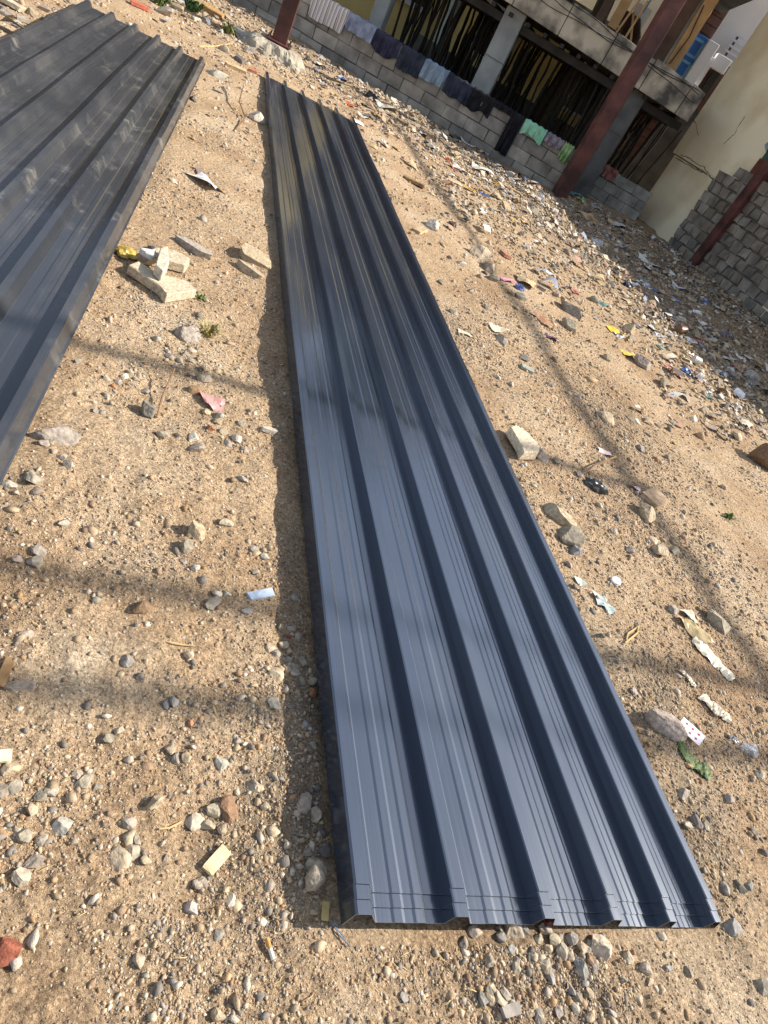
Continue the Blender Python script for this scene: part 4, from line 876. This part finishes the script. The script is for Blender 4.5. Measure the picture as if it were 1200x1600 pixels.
for t in [
 (551,165,22,10,'plastic',Og,'bright orange-red wrapper near the far end of the central sheets','wrapper',GW),
 (581,152,26,22,'bag',Bk,'black plastic bag behind a grey and yellow sheet at the wall foot','plastic bag',GW),
 (592,140,13,9,'plastic',Gn,'small green scrap at the foot of the wall','plastic scrap',GW),
 (605,170,40,14,'plastic',(.50,.50,.46),'grey and yellowish plastic sheet by the black bag','plastic sheet',GW),
 (529,108,20,18,'bag',Bk,'black plastic lump at the wall below the jeans','plastic bag',GW),
 (538,120,14,9,'plastic',Bl,'blue scrap beside the black lump below the jeans','plastic scrap',GW),
 (500,100,20,8,'plastic',Bl,'flat blue scrap near the concrete footing','plastic scrap',GW),
 (558,128,24,18,'bag',(.45,.40,.33),'dirty grey-tan bag right of the black lump','plastic bag',GW),
 (674,229,24,25,'plastic',Wh,'large white folded plastic bag in the rubbish below the dark jeans','plastic bag',GW),
 (663,205,14,12,'plastic',(.60,.60,.68),'small lilac-white bag up by the wall','plastic bag',GW),
 (687,207,20,24,'bag',(.42,.37,.29),'dirty tan sack lump beside the dark green bag','sack',GW),
 (710,216,22,13,'plastic',(.02,.10,.09),'dark green plastic bag at the wall foot','plastic bag',GW),
 (726,222,20,28,'plastic',(.62,.55,.58),'pinkish white carrier bag by the wall','plastic bag',GW),
 (745,227,17,12,'plastic',Wh,'small white bag close to the wall right of the pinkish one','plastic bag',GW),
 (699,249,10,9,'bag',(.5,.05,.03),'small red ball-like scrap in the rubbish','scrap',GW),
 (720,265,30,11,'plastic',(.66,.58,.52),'long pale plastic strip below the red scrap','plastic strip',GW),
 (752,265,36,15,'plastic',(.66,.64,.55),'crumpled white and yellow plastic sheet in the rubbish','plastic sheet',GW),
 (810,260,40,30,'clear',(.62,.62,.68),'clear plastic bag puffed up at the foot of the wall','plastic bag',GW),
 (795,266,24,12,'bag',Br,'brown crumpled bag before the clear one','paper bag',GW),
 (775,261,14,10,'scrap',(.50,.30,.08),'orange-tan card scrap by the brown bag','card',GW),
 (774,287,16,11,'scrap',(.52,.32,.07),'orange-tan card scrap above the blue scrap','card',GW),
 (734,296,17,11,'plastic',Yl,'bright yellow scrap in the middle of the rubbish','plastic scrap',GW),
 (740,304,10,9,'bag',Br,'brown lump touching the bright yellow scrap','lump',GW),
 (755,302,11,9,'plastic',(.06,.18,.60),'blue scrap right of the bright yellow one','plastic scrap',GW),
 (710,284,22,10,'scrap',Tn,'tan card pieces left of the bright yellow scrap','card',GW),
 (791,324,12,27,'plank',Tn,'tan splintered plank piece lying toward the viewer','plank',GW),
 (804,344,14,14,'scrap',(.55,.33,.10),'orange-tan card below the tan plank piece','card',GW),
 (821,349,13,14,'scrap',(.55,.33,.10),'orange-tan card at the shade edge','card',GW),
 (800,297,30,5,'plank',Tn,'thin tan stick in the rubbish before the wall','stick',GW),
 (657,361,32,8,'plank',Tn,'tan flat board piece close to the central sheets','board',GMD),
 (648,285,36,9,'plank',(.30,.20,.11),'dark brown bark piece near the far right edge of the sheets','bark',GMD),
 (707,350,20,11,'bag',(.09,.06,.045),'dark brown clump on the lit sand','clump',GMD),
 (789,399,16,10,'plank',(.40,.20,.13),'small red brick fragment on the sand','brick',GMD),
 (794,437,30,9,'scrap',Pk,'bright pink plastic strip on the sand','plastic strip',GMD),
 (812,450,22,14,'bag',(.14,.20,.45),'blue crumpled bag touching the pink strip','plastic bag',GMD),
 (821,441,30,22,'plastic',Tn,'tan crumpled paper above the blue bag','paper',GMD),
 (780,513,36,13,'scrap',Cr,'pale flat plaster flake on the sand','plaster flake',GMD),
 (726,520,22,9,'scrap',Cr,'pale curled scrap beside the central sheets','paper',GMD),
 (824,576,22,9,'plank',(.34,.36,.30),'grey-green flat board piece on the lit sand','board',GMD),
 (847,500,20,24,'plastic',(.52,.28,.16),'rust-tan crumpled paper bag','paper bag',GMD),
 (863,528,24,9,'plastic',(.12,.06,.14),'purple plastic scrap below the rust-tan bag','plastic scrap',GMD),
 (860,427,16,8,'scrap',Wh,'white card flake at the shade edge','card',GMD),
 (893,306,22,24,'plastic',(.10,.28,.32),'teal plastic bag against the middle red column','plastic bag',GYW),
 (907,310,15,15,'bag',(.36,.55,.14),'lime green lump right of the teal bag','plastic bag',GYW),
 (917,318,20,14,'plastic',Wh,'white carrier bag right of the lime green lump','plastic bag',GYW),
 (933,322,16,18,'plastic',(.45,.42,.42),'black and white bag before the short wall','plastic bag',GYW),
 (913,332,28,14,'bag',(.10,.08,.07),'dark heap of rags below the white carrier bag','rags',GYW),
 (920,341,44,13,'bag',(.40,.26,.13),'tan-brown sack lying below the dark rags','sack',GYW),
 (965,343,26,22,'plastic',(.66,.64,.60),'white bag before the corner of the yellow wall','plastic bag',GYW),
 (933,378,28,19,'bag',(.42,.44,.45),'grey-white crumpled bag in the shade','plastic bag',GYW),
 (960,373,20,12,'plastic',(.22,.26,.38),'blue-grey scrap right of the grey-white bag','plastic scrap',GYW),
 (977,378,40,5,'plank',(.50,.44,.38),'pale thin stick below the yellow wall','stick',GYW),
 (979,395,18,15,'plastic',(.42,.33,.20),'tan torn sack in the shaded rubbish','sack',GYW),
 (1017,407,48,18,'plastic',(.60,.64,.56),'large white and greenish plastic sheet in the shade of the yellow wall','plastic sheet',GYW),
 (1012,420,30,11,'plastic',Wh,'white plastic strip just below the greenish sheet','plastic strip',GYW),
 (1048,423,14,18,'plastic',Wh,'white and black bag at the foot of the rough wall','plastic bag',GYW),
 (962,433,11,13,'plastic',Yl,'yellow scrap in the shaded rubbish','plastic scrap',GYW),
 (981,446,28,14,'bag',(.03,.035,.07),'dark navy rag below the yellow scrap','rag',GYW),
 (993,440,18,12,'plastic',Wh,'white bag touching the dark navy rag','plastic bag',GYW),
 (1067,448,34,12,'plastic',(.62,.63,.68),'white plastic strip by the right red column','plastic strip',GYW),
 (1027,454,14,7,'plastic',(.05,.14,.50),'blue scrap midway below the right red column','plastic scrap',GYW),
 (1058,467,11,8,'plastic',(.08,.22,.50),'small blue scrap farther right in the shade','plastic scrap',GYW),
 (1102,472,12,10,'bag',(.05,.14,.50),'blue lump beside the white and teal bag','plastic bag',GYW),
 (1122,481,28,14,'plastic',(.55,.64,.64),'white and teal plastic bag at the foot of the rough wall','plastic bag',GYW),
 (958,515,22,10,'scrap',Yl,'yellow card beside a rounded tan rock','card',GYW),
 (982,553,28,12,'scrap',(.66,.46,.10),'yellow board on the lit sand edge','board',GYW),
 (1073,580,20,19,'bag',(.05,.14,.42),'crumpled blue bag, largest blue piece on the right','plastic bag',GYW),
 (1085,567,13,15,'tin',(.62,.60,.54),'whitish paper cup beside the blue bag','cup',GYW),
 (1063,518,19,15,'tin',(.16,.085,.05),'rusty brown tin lying open','tin',GYW),
 (1050,502,20,9,'plastic',(.60,.36,.36),'pale pink scrap above the rusty tin','plastic scrap',GYW),
 (1062,500,24,7,'plank',(.42,.34,.26),'short plank piece right of the pink scrap','plank',GYW),
 (1018,513,24,14,'plastic',Wh,'white crumpled bag left of the rusty tin','plastic bag',GYW),
 (1072,552,16,11,'bag',Tn,'tan lump above the paper cup','lump',GYW),
 (1173,588,44,22,'clear',(.60,.58,.54),'large cloudy plastic bag at the right edge','plastic bag',GYW),
 (1157,558,20,10,'plastic',Wh,'white plastic scrap above the cloudy bag','plastic scrap',GYW),
 (1135,560,18,8,'plastic',(.5,.47,.42),'grey-white scrap left of the white one near the right edge','plastic scrap',GYW),
 (322,285,50,19,'plastic',(.62,.60,.60),'silvery white wrapper on the sand between the stacks','wrapper','litter between the stacks'),
 (314,270,14,22,'scrap',(.26,.19,.16),'brown end flap of paper above the silvery wrapper','paper','litter between the stacks'),
 (196,395,42,28,'bag',(.46,.33,.07),'crumpled yellow plastic bag against the left stack','plastic bag','litter between the stacks'),
 (331,626,40,20,'plastic',(.52,.27,.25),'torn pink-red wrapper on the sand','wrapper','litter between the stacks'),
 (409,927,42,9,'plank',(.42,.50,.62),'pale blue plastic strip near the central sheets','plastic strip','litter between the stacks'),
 (340,1343,42,13,'plank',(.62,.50,.30),'pale rectangular wood chip on the lower left sand','wood chip','litter between the stacks'),
 (8,1048,14,34,'plank',(.28,.17,.08),'brown wood splinter at the left edge','wood splinter','litter between the stacks'),
 (5,1181,22,12,'plank',(.75,.70,.42),'pale yellow foam piece at the left edge','foam','litter between the stacks'),
 (509,1423,11,16,'plank',(.46,.34,.14),'small gold-tan cardboard square by the sheet corner','cardboard','litter between the stacks'),
 (801,1577,34,10,'plank',(.34,.30,.26),'grey weathered wood piece in the gravel patch','wood chip','litter right of the sheets'),
 (930,761,52,20,'bag',(.05,.05,.05),'black and white torn plastic clump right of the sheets','plastic bag','litter right of the sheets'),
 (926,757,26,16,'plastic',(.55,.57,.55),'grey plastic flap on the black clump','plastic scrap','litter right of the sheets'),
 (946,706,28,10,'plastic',(.70,.58,.58),'pinkish white wrapper right of the sheets','wrapper','litter right of the sheets'),
 (995,763,20,10,'plastic',(.70,.46,.48),'small pink torn paper on the right sand','paper','litter right of the sheets'),
 (1021,780,46,19,'plank',(.48,.34,.22),'flat tan brick slab above the blocky rock','brick','litter right of the sheets'),
 (937,938,17,16,'scrap',(.42,.50,.50),'upper pale grey-blue glass shard beside the sheets','glass shard','litter right of the sheets'),
 (954,949,20,12,'scrap',(.42,.50,.48),'lower pale grey-green glass shard beside the sheets','glass shard','litter right of the sheets'),
 (908,908,20,12,'scrap',(.42,.46,.40),'greenish flat chip close to the sheet edge','glass shard','litter right of the sheets'),
 (1087,985,34,34,'plastic',(.50,.38,.20),'tan cardboard end of the long beige plastic strip','cardboard','litter right of the sheets'),
 (1078,962,26,14,'plastic',(.68,.60,.44),'pale crumpled plastic above the tan cardboard','plastic scrap','litter right of the sheets'),
 (1172,1172,44,20,'clear',(.60,.62,.64),'clear plastic scrap at the right edge','plastic scrap','litter right of the sheets'),
 (1148,1155,20,12,'bag',(.30,.30,.32),'dark grey lump beside the clear plastic scrap','lump','litter right of the sheets')]:
    litter(*t[:8], group=t[8], rot=pxrot(t[0], t[1], *DIRS[t[:2]]) if t[:2] in DIRS else None)
# broken tan slab between the stacks
def slab(pts, t_, c, label, tilt=(0, 0), lift=0):
    P = [G(*q) for q in pts]; z = max(Hs(p[0], p[1]) for p in P)+lift; n = len(P); c0 = np.mean(P, axis=0)
    V = [(p[0]-c0[0]+random.uniform(-.004, .004), p[1]-c0[1], 0) for p in P]+[((p[0]-c0[0])*.97, (p[1]-c0[1])*.97, t_) for p in P]
    o = MB().add(V, [tuple(range(n))[::-1], tuple(range(n, 2*n))]+[(i, (i+1) % n, n+(i+1) % n, n+i) for i in range(n)]).build('stone_slab', M_STONE, None, bevel=.004)
    o.location = (c0[0], c0[1], z); o.rotation_euler = (tilt[0], tilt[1], 0); o.color = (*c, 1); return tag(o, label, 'slab', 'pieces of a broken slab')
slab([(197, 422), (213, 416), (245, 436), (290, 447), (307, 462), (258, 470), (246, 455)], .045, (.50, .42, .30), 'large broken tan stone slab beside the left stack')
slab([(214, 408), (240, 396), (272, 400), (295, 413), (288, 424), (252, 414)], .045, (.47, .39, .28), 'smaller broken tan slab piece behind the large one')
slab([(244, 412), (256, 408), (258, 436), (248, 450), (236, 440)], .05, (.54, .46, .36), 'thin broken piece lying across the large tan slab', lift=.045)
slab([(213, 406), (240, 410), (236, 420), (222, 414)], .03, (.60, .58, .54), 'whitish chip between the broken slab pieces', lift=.045)
slab([(787, 680), (797, 677), (815, 689), (834, 711), (832, 721), (808, 722), (804, 710)], .05, (.60, .50, .36), 'pale flat stone slab touching the right edge of the central sheets')
# long crumpled beige strips
def strip(pts, wd, c, label, seed, name='plastic_strip', mt=None, hk=.24):
    P = [np.array(G(*q)) for q in pts]; n = 26; V = []; Fc = []; L = len(P)-1
    for i in range(n+1):
        t = i/n*L; k = min(int(t), L-1); p = P[k]+(P[k+1]-P[k])*(t-k); d = P[k+1]-P[k]; d = d/np.linalg.norm(d); q = np.array([-d[1], d[0], 0]); z = Hs(p[0], p[1])
        ww = wd*(.75+.7*float(vn(i*.33, seed, 3))+.2)*(1 if 0 < i < n else .5)
        for j in range(7):
            v = j/6*2-1; r = p+q*v*ww; V.append((r[0], r[1], z+.008+wd*hk*(1-v*v)*(.7+.9*float(vn(i*.3, j*.4, seed)+.3))+.006*float(vn(i*1.1, j*1.1, seed+4))))
    for i in range(n):
        for j in range(6): a = i*7+j; Fc.append((a, a+7, a+8, a+1))
    me = bpy.data.meshes.new(name); me.from_pydata(V, [], Fc); o = obj(name, me, mt or M_BAG); o.color = (*c, 1); sb = o.modifiers.new('s', 'SOLIDIFY'); sb.thickness = .002
    return o
tag(strip([(1080, 1000), (1098, 1020), (1122, 1042), (1143, 1064)], .038, (.70, .62, .46), '', 3), 'long crumpled cream plastic strip below the tan cardboard', 'plastic strip', 'beige strips')
tag(strip([(1053, 1053), (1066, 1066), (1080, 1080)], .012, (.60, .52, .40), '', 5), 'thin pale strip left of the two wider beige ones', 'plastic strip', 'beige strips')
tag(strip([(1087, 1092), (1100, 1108), (1118, 1120), (1131, 1135)], .026, (.56, .48, .36), '', 7), 'crumpled beige strip beside the grey rock and playing card', 'plastic strip', 'beige strips')
lf = strip([(1051, 1160), (1060, 1185), (1078, 1200), (1102, 1216)], .026, (.075, .12, .03), '', 9, 'leaf', objcol_mat('leaf_green', .6, .3, .4, 60, 40, .5), .12); tag(lf, 'crumpled green leaf below the playing card', 'leaf')
# playing card: six red pips
def card():
    cs = [G(1064, 1133), G(1083, 1153), G(1072, 1168), G(1055, 1151)]; cs = [Vector((p[0], p[1], 0)) for p in cs]; c0 = sum(cs, Vector())/4
    ax = ((cs[1]-cs[0])+(cs[2]-cs[3])).normalized(); ay = Vector((-ax.y, ax.x, 0)); w_ = .088; h_ = .063
    r = empty('playing_card', (c0.x, c0.y, Hs(c0.x, c0.y)+.022), math.atan2(ax.y, ax.x)); r.rotation_euler = (R(5), R(-4), math.atan2(ax.y, ax.x))
    MB().box((0, 0, 0), (w_, h_, .0008)).build('card_face', mat('card_white', (.80, .78, .80), .5, var=.03), r)
    mp = mat('pip_red', (.45, .02, .06), .5, var=.1)
    for i in (-1, 0, 1):
        for j in (-1, 1):
            x, y = i*.024, j*.014; s = .0055
            MB().add([(x-s, y, .0012), (x, y-s*1.1, .0012), (x+s, y, .0012), (x, y+s*1.1, .0012)], [(0, 1, 2, 3)]).build('pip', mp, r)
    tag(r, 'white playing card with six red diamonds leaning on a grey rock', 'playing card')
card()
# bottle cap, cigarette end, thread, twigs, weeds
cp = G(958, 912); o = MB().tube([(0, 0, 0), (0, 0, .008)], [.024, .021], 18).mesh('cap', .001); o.materials.append(mat('cap_white', (.70, .70, .74), .4, var=.08)); o = obj('bottle_cap', o); o.location = (cp[0], cp[1], Hs(cp[0], cp[1])+.008); o.rotation_euler = (.25, -.2, 0); tag(o, 'round white plastic cap right of the central sheets', 'cap')
cg = empty('cigarette_end', tuple(G(420, 1484)[:2])+(Hs(*G(420, 1484)[:2])+.008,)); a = G(415, 1468); b = G(425, 1501); dd = Vector((b-a)[:3]); dd.z = 0; hl_ = dd.length/2; cg.rotation_euler = (0, 0, math.atan2(dd.y, dd.x))
MB().tube([(-hl_, 0, 0), (0, 0, 0)], .0045, 10).build('filter', mat('filter_orange', (.55, .30, .09), .8, var=.15, sc=60), cg); MB().tube([(.0002, 0, 0), (hl_, 0, 0)], .0044, 10).build('paper_tube', mat('cig_paper', (.72, .68, .60), .8, var=.08), cg)
tag(cg, 'cigarette end with orange filter on the sand near the bottom', 'cigarette')
def wire(name, pts, rad, mt, label, cat, lift=.006, wob=.0, zs=None):
    P = []
    for i, q in enumerate(pts):
        p = G(*q); P.append((p[0]+random.uniform(-wob, wob), p[1]+random.uniform(-wob, wob), Hs(p[0], p[1])+lift+(zs[i] if zs else 0)))
    return tag(MB().tube(P, rad, 6).build(name, mt), label, cat)
M_THR = mat('blue_grey_thread', (.20, .24, .32), .8); M_TWIG = mat('twig', (.22, .13, .07), .9, var=.3, sc=10); M_STK = mat('dry_stalk', (.48, .34, .16), .9, var=.2, sc=10)
wire('thread', [(512, 1438), (520, 1450), (526, 1462), (535, 1470), (544, 1481)], .0016, M_THR, 'frayed blue-grey thread at the near left corner of the sheets', 'thread')
wire('thread', [(522, 1440), (524, 1455), (533, 1463), (538, 1476)], .0012, M_THR, 'finer frayed thread lying along the blue-grey one', 'thread')
wire('twig', [(244, 655), (252, 625), (268, 592)], .003, M_TWIG, 'thin twig rising beside the dark grey rock', 'twig', zs=[0, .02, .05])
wire('twig', [(365, 210), (382, 188), (372, 165), (376, 150)], .006, M_TWIG, 'crooked thin twig between the far ends of the stacks', 'twig', zs=[0, .03, .05, .10])
wire('twig', [(905, 745), (925, 732), (955, 722)], .005, M_TWIG, 'thin dark twig above the black plastic clump', 'twig', zs=[0, .03, .05])
wire('dry_stalk', [(310, 75), (335, 72), (362, 72)], .008, M_STK, 'dry straw stalk lying beyond the left stack', 'stalk')
wire('dry_stalk', [(490, 120), (515, 125), (545, 140)], .012, M_STK, 'long dry stick near the far end of the central sheets', 'stick')
wire('dry_stalk', [(560, 95), (600, 80), (545, 98)], .010, M_STK, 'dry stalk leaning against the block wall', 'stalk', zs=[0, .35, 0])
wire('dry_stalk', [(733, 205), (745, 168), (752, 155)], .008, M_STK, 'thin dry stalk standing before the block wall', 'stalk', zs=[0, .2, .35])
wire('dry_stalk', [(838, 285), (855, 262), (880, 236)], .010, M_STK, 'bent dry stalk left of the middle red column', 'stalk', zs=[0, .12, .25])
wire('dry_stalk', [(845, 280), (870, 268), (893, 246)], .010, M_STK, 'lower dry stalk beside the middle red column', 'stalk', zs=[0, .08, .25])
wire('dry_rope', [(968, 1010), (972, 998), (984, 990), (990, 984), (988, 996), (976, 1006), (966, 1014)], .004, M_STK, 'loop of dry grass rope right of the sheets', 'rope')
wire('dry_stalk', [(260, 1013), (280, 1015), (302, 1016)], .0022, M_STK, 'thin straw beside a small tan stone on the left sand', 'straw')
wire('dry_stalk', [(248, 1296), (265, 1293), (285, 1282)], .0022, M_STK, 'thin straw left of the cluster of five stones', 'straw')
def weed(px, py, n, L, c, label, name='weed', wd=.006):
    p = G(px, py); mb = MB()
    for k in range(n):
        a = random.uniform(0, 6.28); e = random.uniform(.2, 1.0); d = Vector((math.cos(a), math.sin(a), 0)); nn = Vector((-d.y, d.x, 0))*wd; l_ = L*random.uniform(.4, 1.0); b0 = d*random.uniform(0, L*.3)
        m1 = b0+d*l_*.4*e+Vector((0, 0, l_*.5)); t_ = b0+d*l_*e+Vector((0, 0, l_*random.uniform(.3, .8)*(1.2-e*.6)))
        mb.add([b0-nn, b0+nn, m1+nn*1.3, m1-nn*1.3, t_], [(0, 1, 2, 3), (3, 2, 4)])
    o = mb.build(name, mat(name+'_green', c, .7, var=.4, sc=8)); o.location = (p[0], p[1], Hs(p[0], p[1])); return tag(o, label, 'plant')
weed(328, 517, 46, .11, (.30, .25, .09), 'tuft of dry yellow grass by the pale grey rock', 'grass_tuft', .0022)
weed(313, 461, 14, .05, (.10, .16, .04), 'small green sprout at the corner of the broken slab', 'sprout', .004)
weed(300, 18, 60, .28, (.07, .12, .03), 'green weeds at the foot of the wall beyond the left stack', 'weeds', .012)
weed(248, 8, 50, .22, (.08, .13, .03), 'green weeds at the far end of the left stack', 'weeds', .012)
weed(355, 55, 40, .2, (.16, .17, .06), 'yellowish weeds beside the concrete footing', 'weeds', .010)
weed(1140, 808, 16, .06, (.09, .16, .04), 'tiny green sprout on the right sand', 'sprout', .005)
for t in [(218,10,26,10,'plank',(.45,.13,.08),'red brick lying at the far end of the left stack','brick'),(330,22,34,18,'plank',(.42,.24,.10),'rusty brown board leaning near the far wall','board'),(395,112,14,11,'plank',(.40,.17,.10),'small red brick piece near the far corner of the sheets','brick'),(368,108,32,10,'plank',(.46,.34,.20),'flat tan wood piece between the far ends of the stacks','board'),(375,58,26,20,'plank',(.38,.36,.32),'broken grey block beside the concrete footing','block'),(395,62,20,22,'plank',(.36,.33,.28),'grey stone block against the concrete footing','block'),(20,10,30,14,'plank',(.5,.42,.3),'pale board piece in the top left corner','board'),(35,30,16,12,'plank',(.42,.36,.28),'grey-tan brick left of the left stack','brick')]:
    litter(*t, group='pieces by the far wall')
for t in [(8,20,24,'grey',1.2),(28,40,14,'white',1.2),(50,22,18,'tan',1.2),(70,15,14,'grey',1.2),(258,22,22,'grey',1.2),(278,14,20,'tan',1.2),(305,30,16,'white',1.4),(375,95,22,'dgrey',1.1),(352,78,16,'grey',1.2),(388,78,14,'tan',1.3)]:
    stone(*t, label='rock lying near the far ends of the sheet stacks', group='rocks at the far ends', cat='rock', name='rock')

rg2 = random.Random(5); cols_ = [Wh, Wh, (.6, .58, .55), (.5, .46, .4), (.10, .16, .34), Tn, (.45, .30, .12), (.16, .15, .15), (.5, .5, .54), (.56, .22, .18), (.2, .3, .26)]
for k in range(70):
    if k < 22: px = rg2.uniform(560, 850); py = 150+(px-560)*.44+rg2.uniform(0, 60); lab = 'small dirty plastic or paper scrap in the rubbish along the back wall'; gg = 'small scraps along the back wall'
    else: px = rg2.uniform(885, 1195); py = 335+(px-885)*.72+rg2.uniform(0, 130); lab = 'small dirty plastic or paper scrap in the shaded rubbish below the yellow wall'; gg = 'small scraps below the yellow wall'
    kd = rg2.choice(['plastic', 'plastic', 'scrap', 'bag']); ci = rg2.randrange(len(cols_)); lab = lab.replace('small dirty plastic or paper scrap', 'small %s %s' % (['white', 'white', 'off-white', 'dirty beige', 'blue', 'tan', 'orange-brown', 'black', 'grey', 'red', 'green-grey'][ci], dict(plastic='plastic scrap', scrap='card scrap', bag='crumpled lump')[kd]))
    litter(px, py, rg2.uniform(9, 22), rg2.uniform(6, 13), kd, cols_[ci], lab, 'scrap', 'litter_scrap', group=gg)
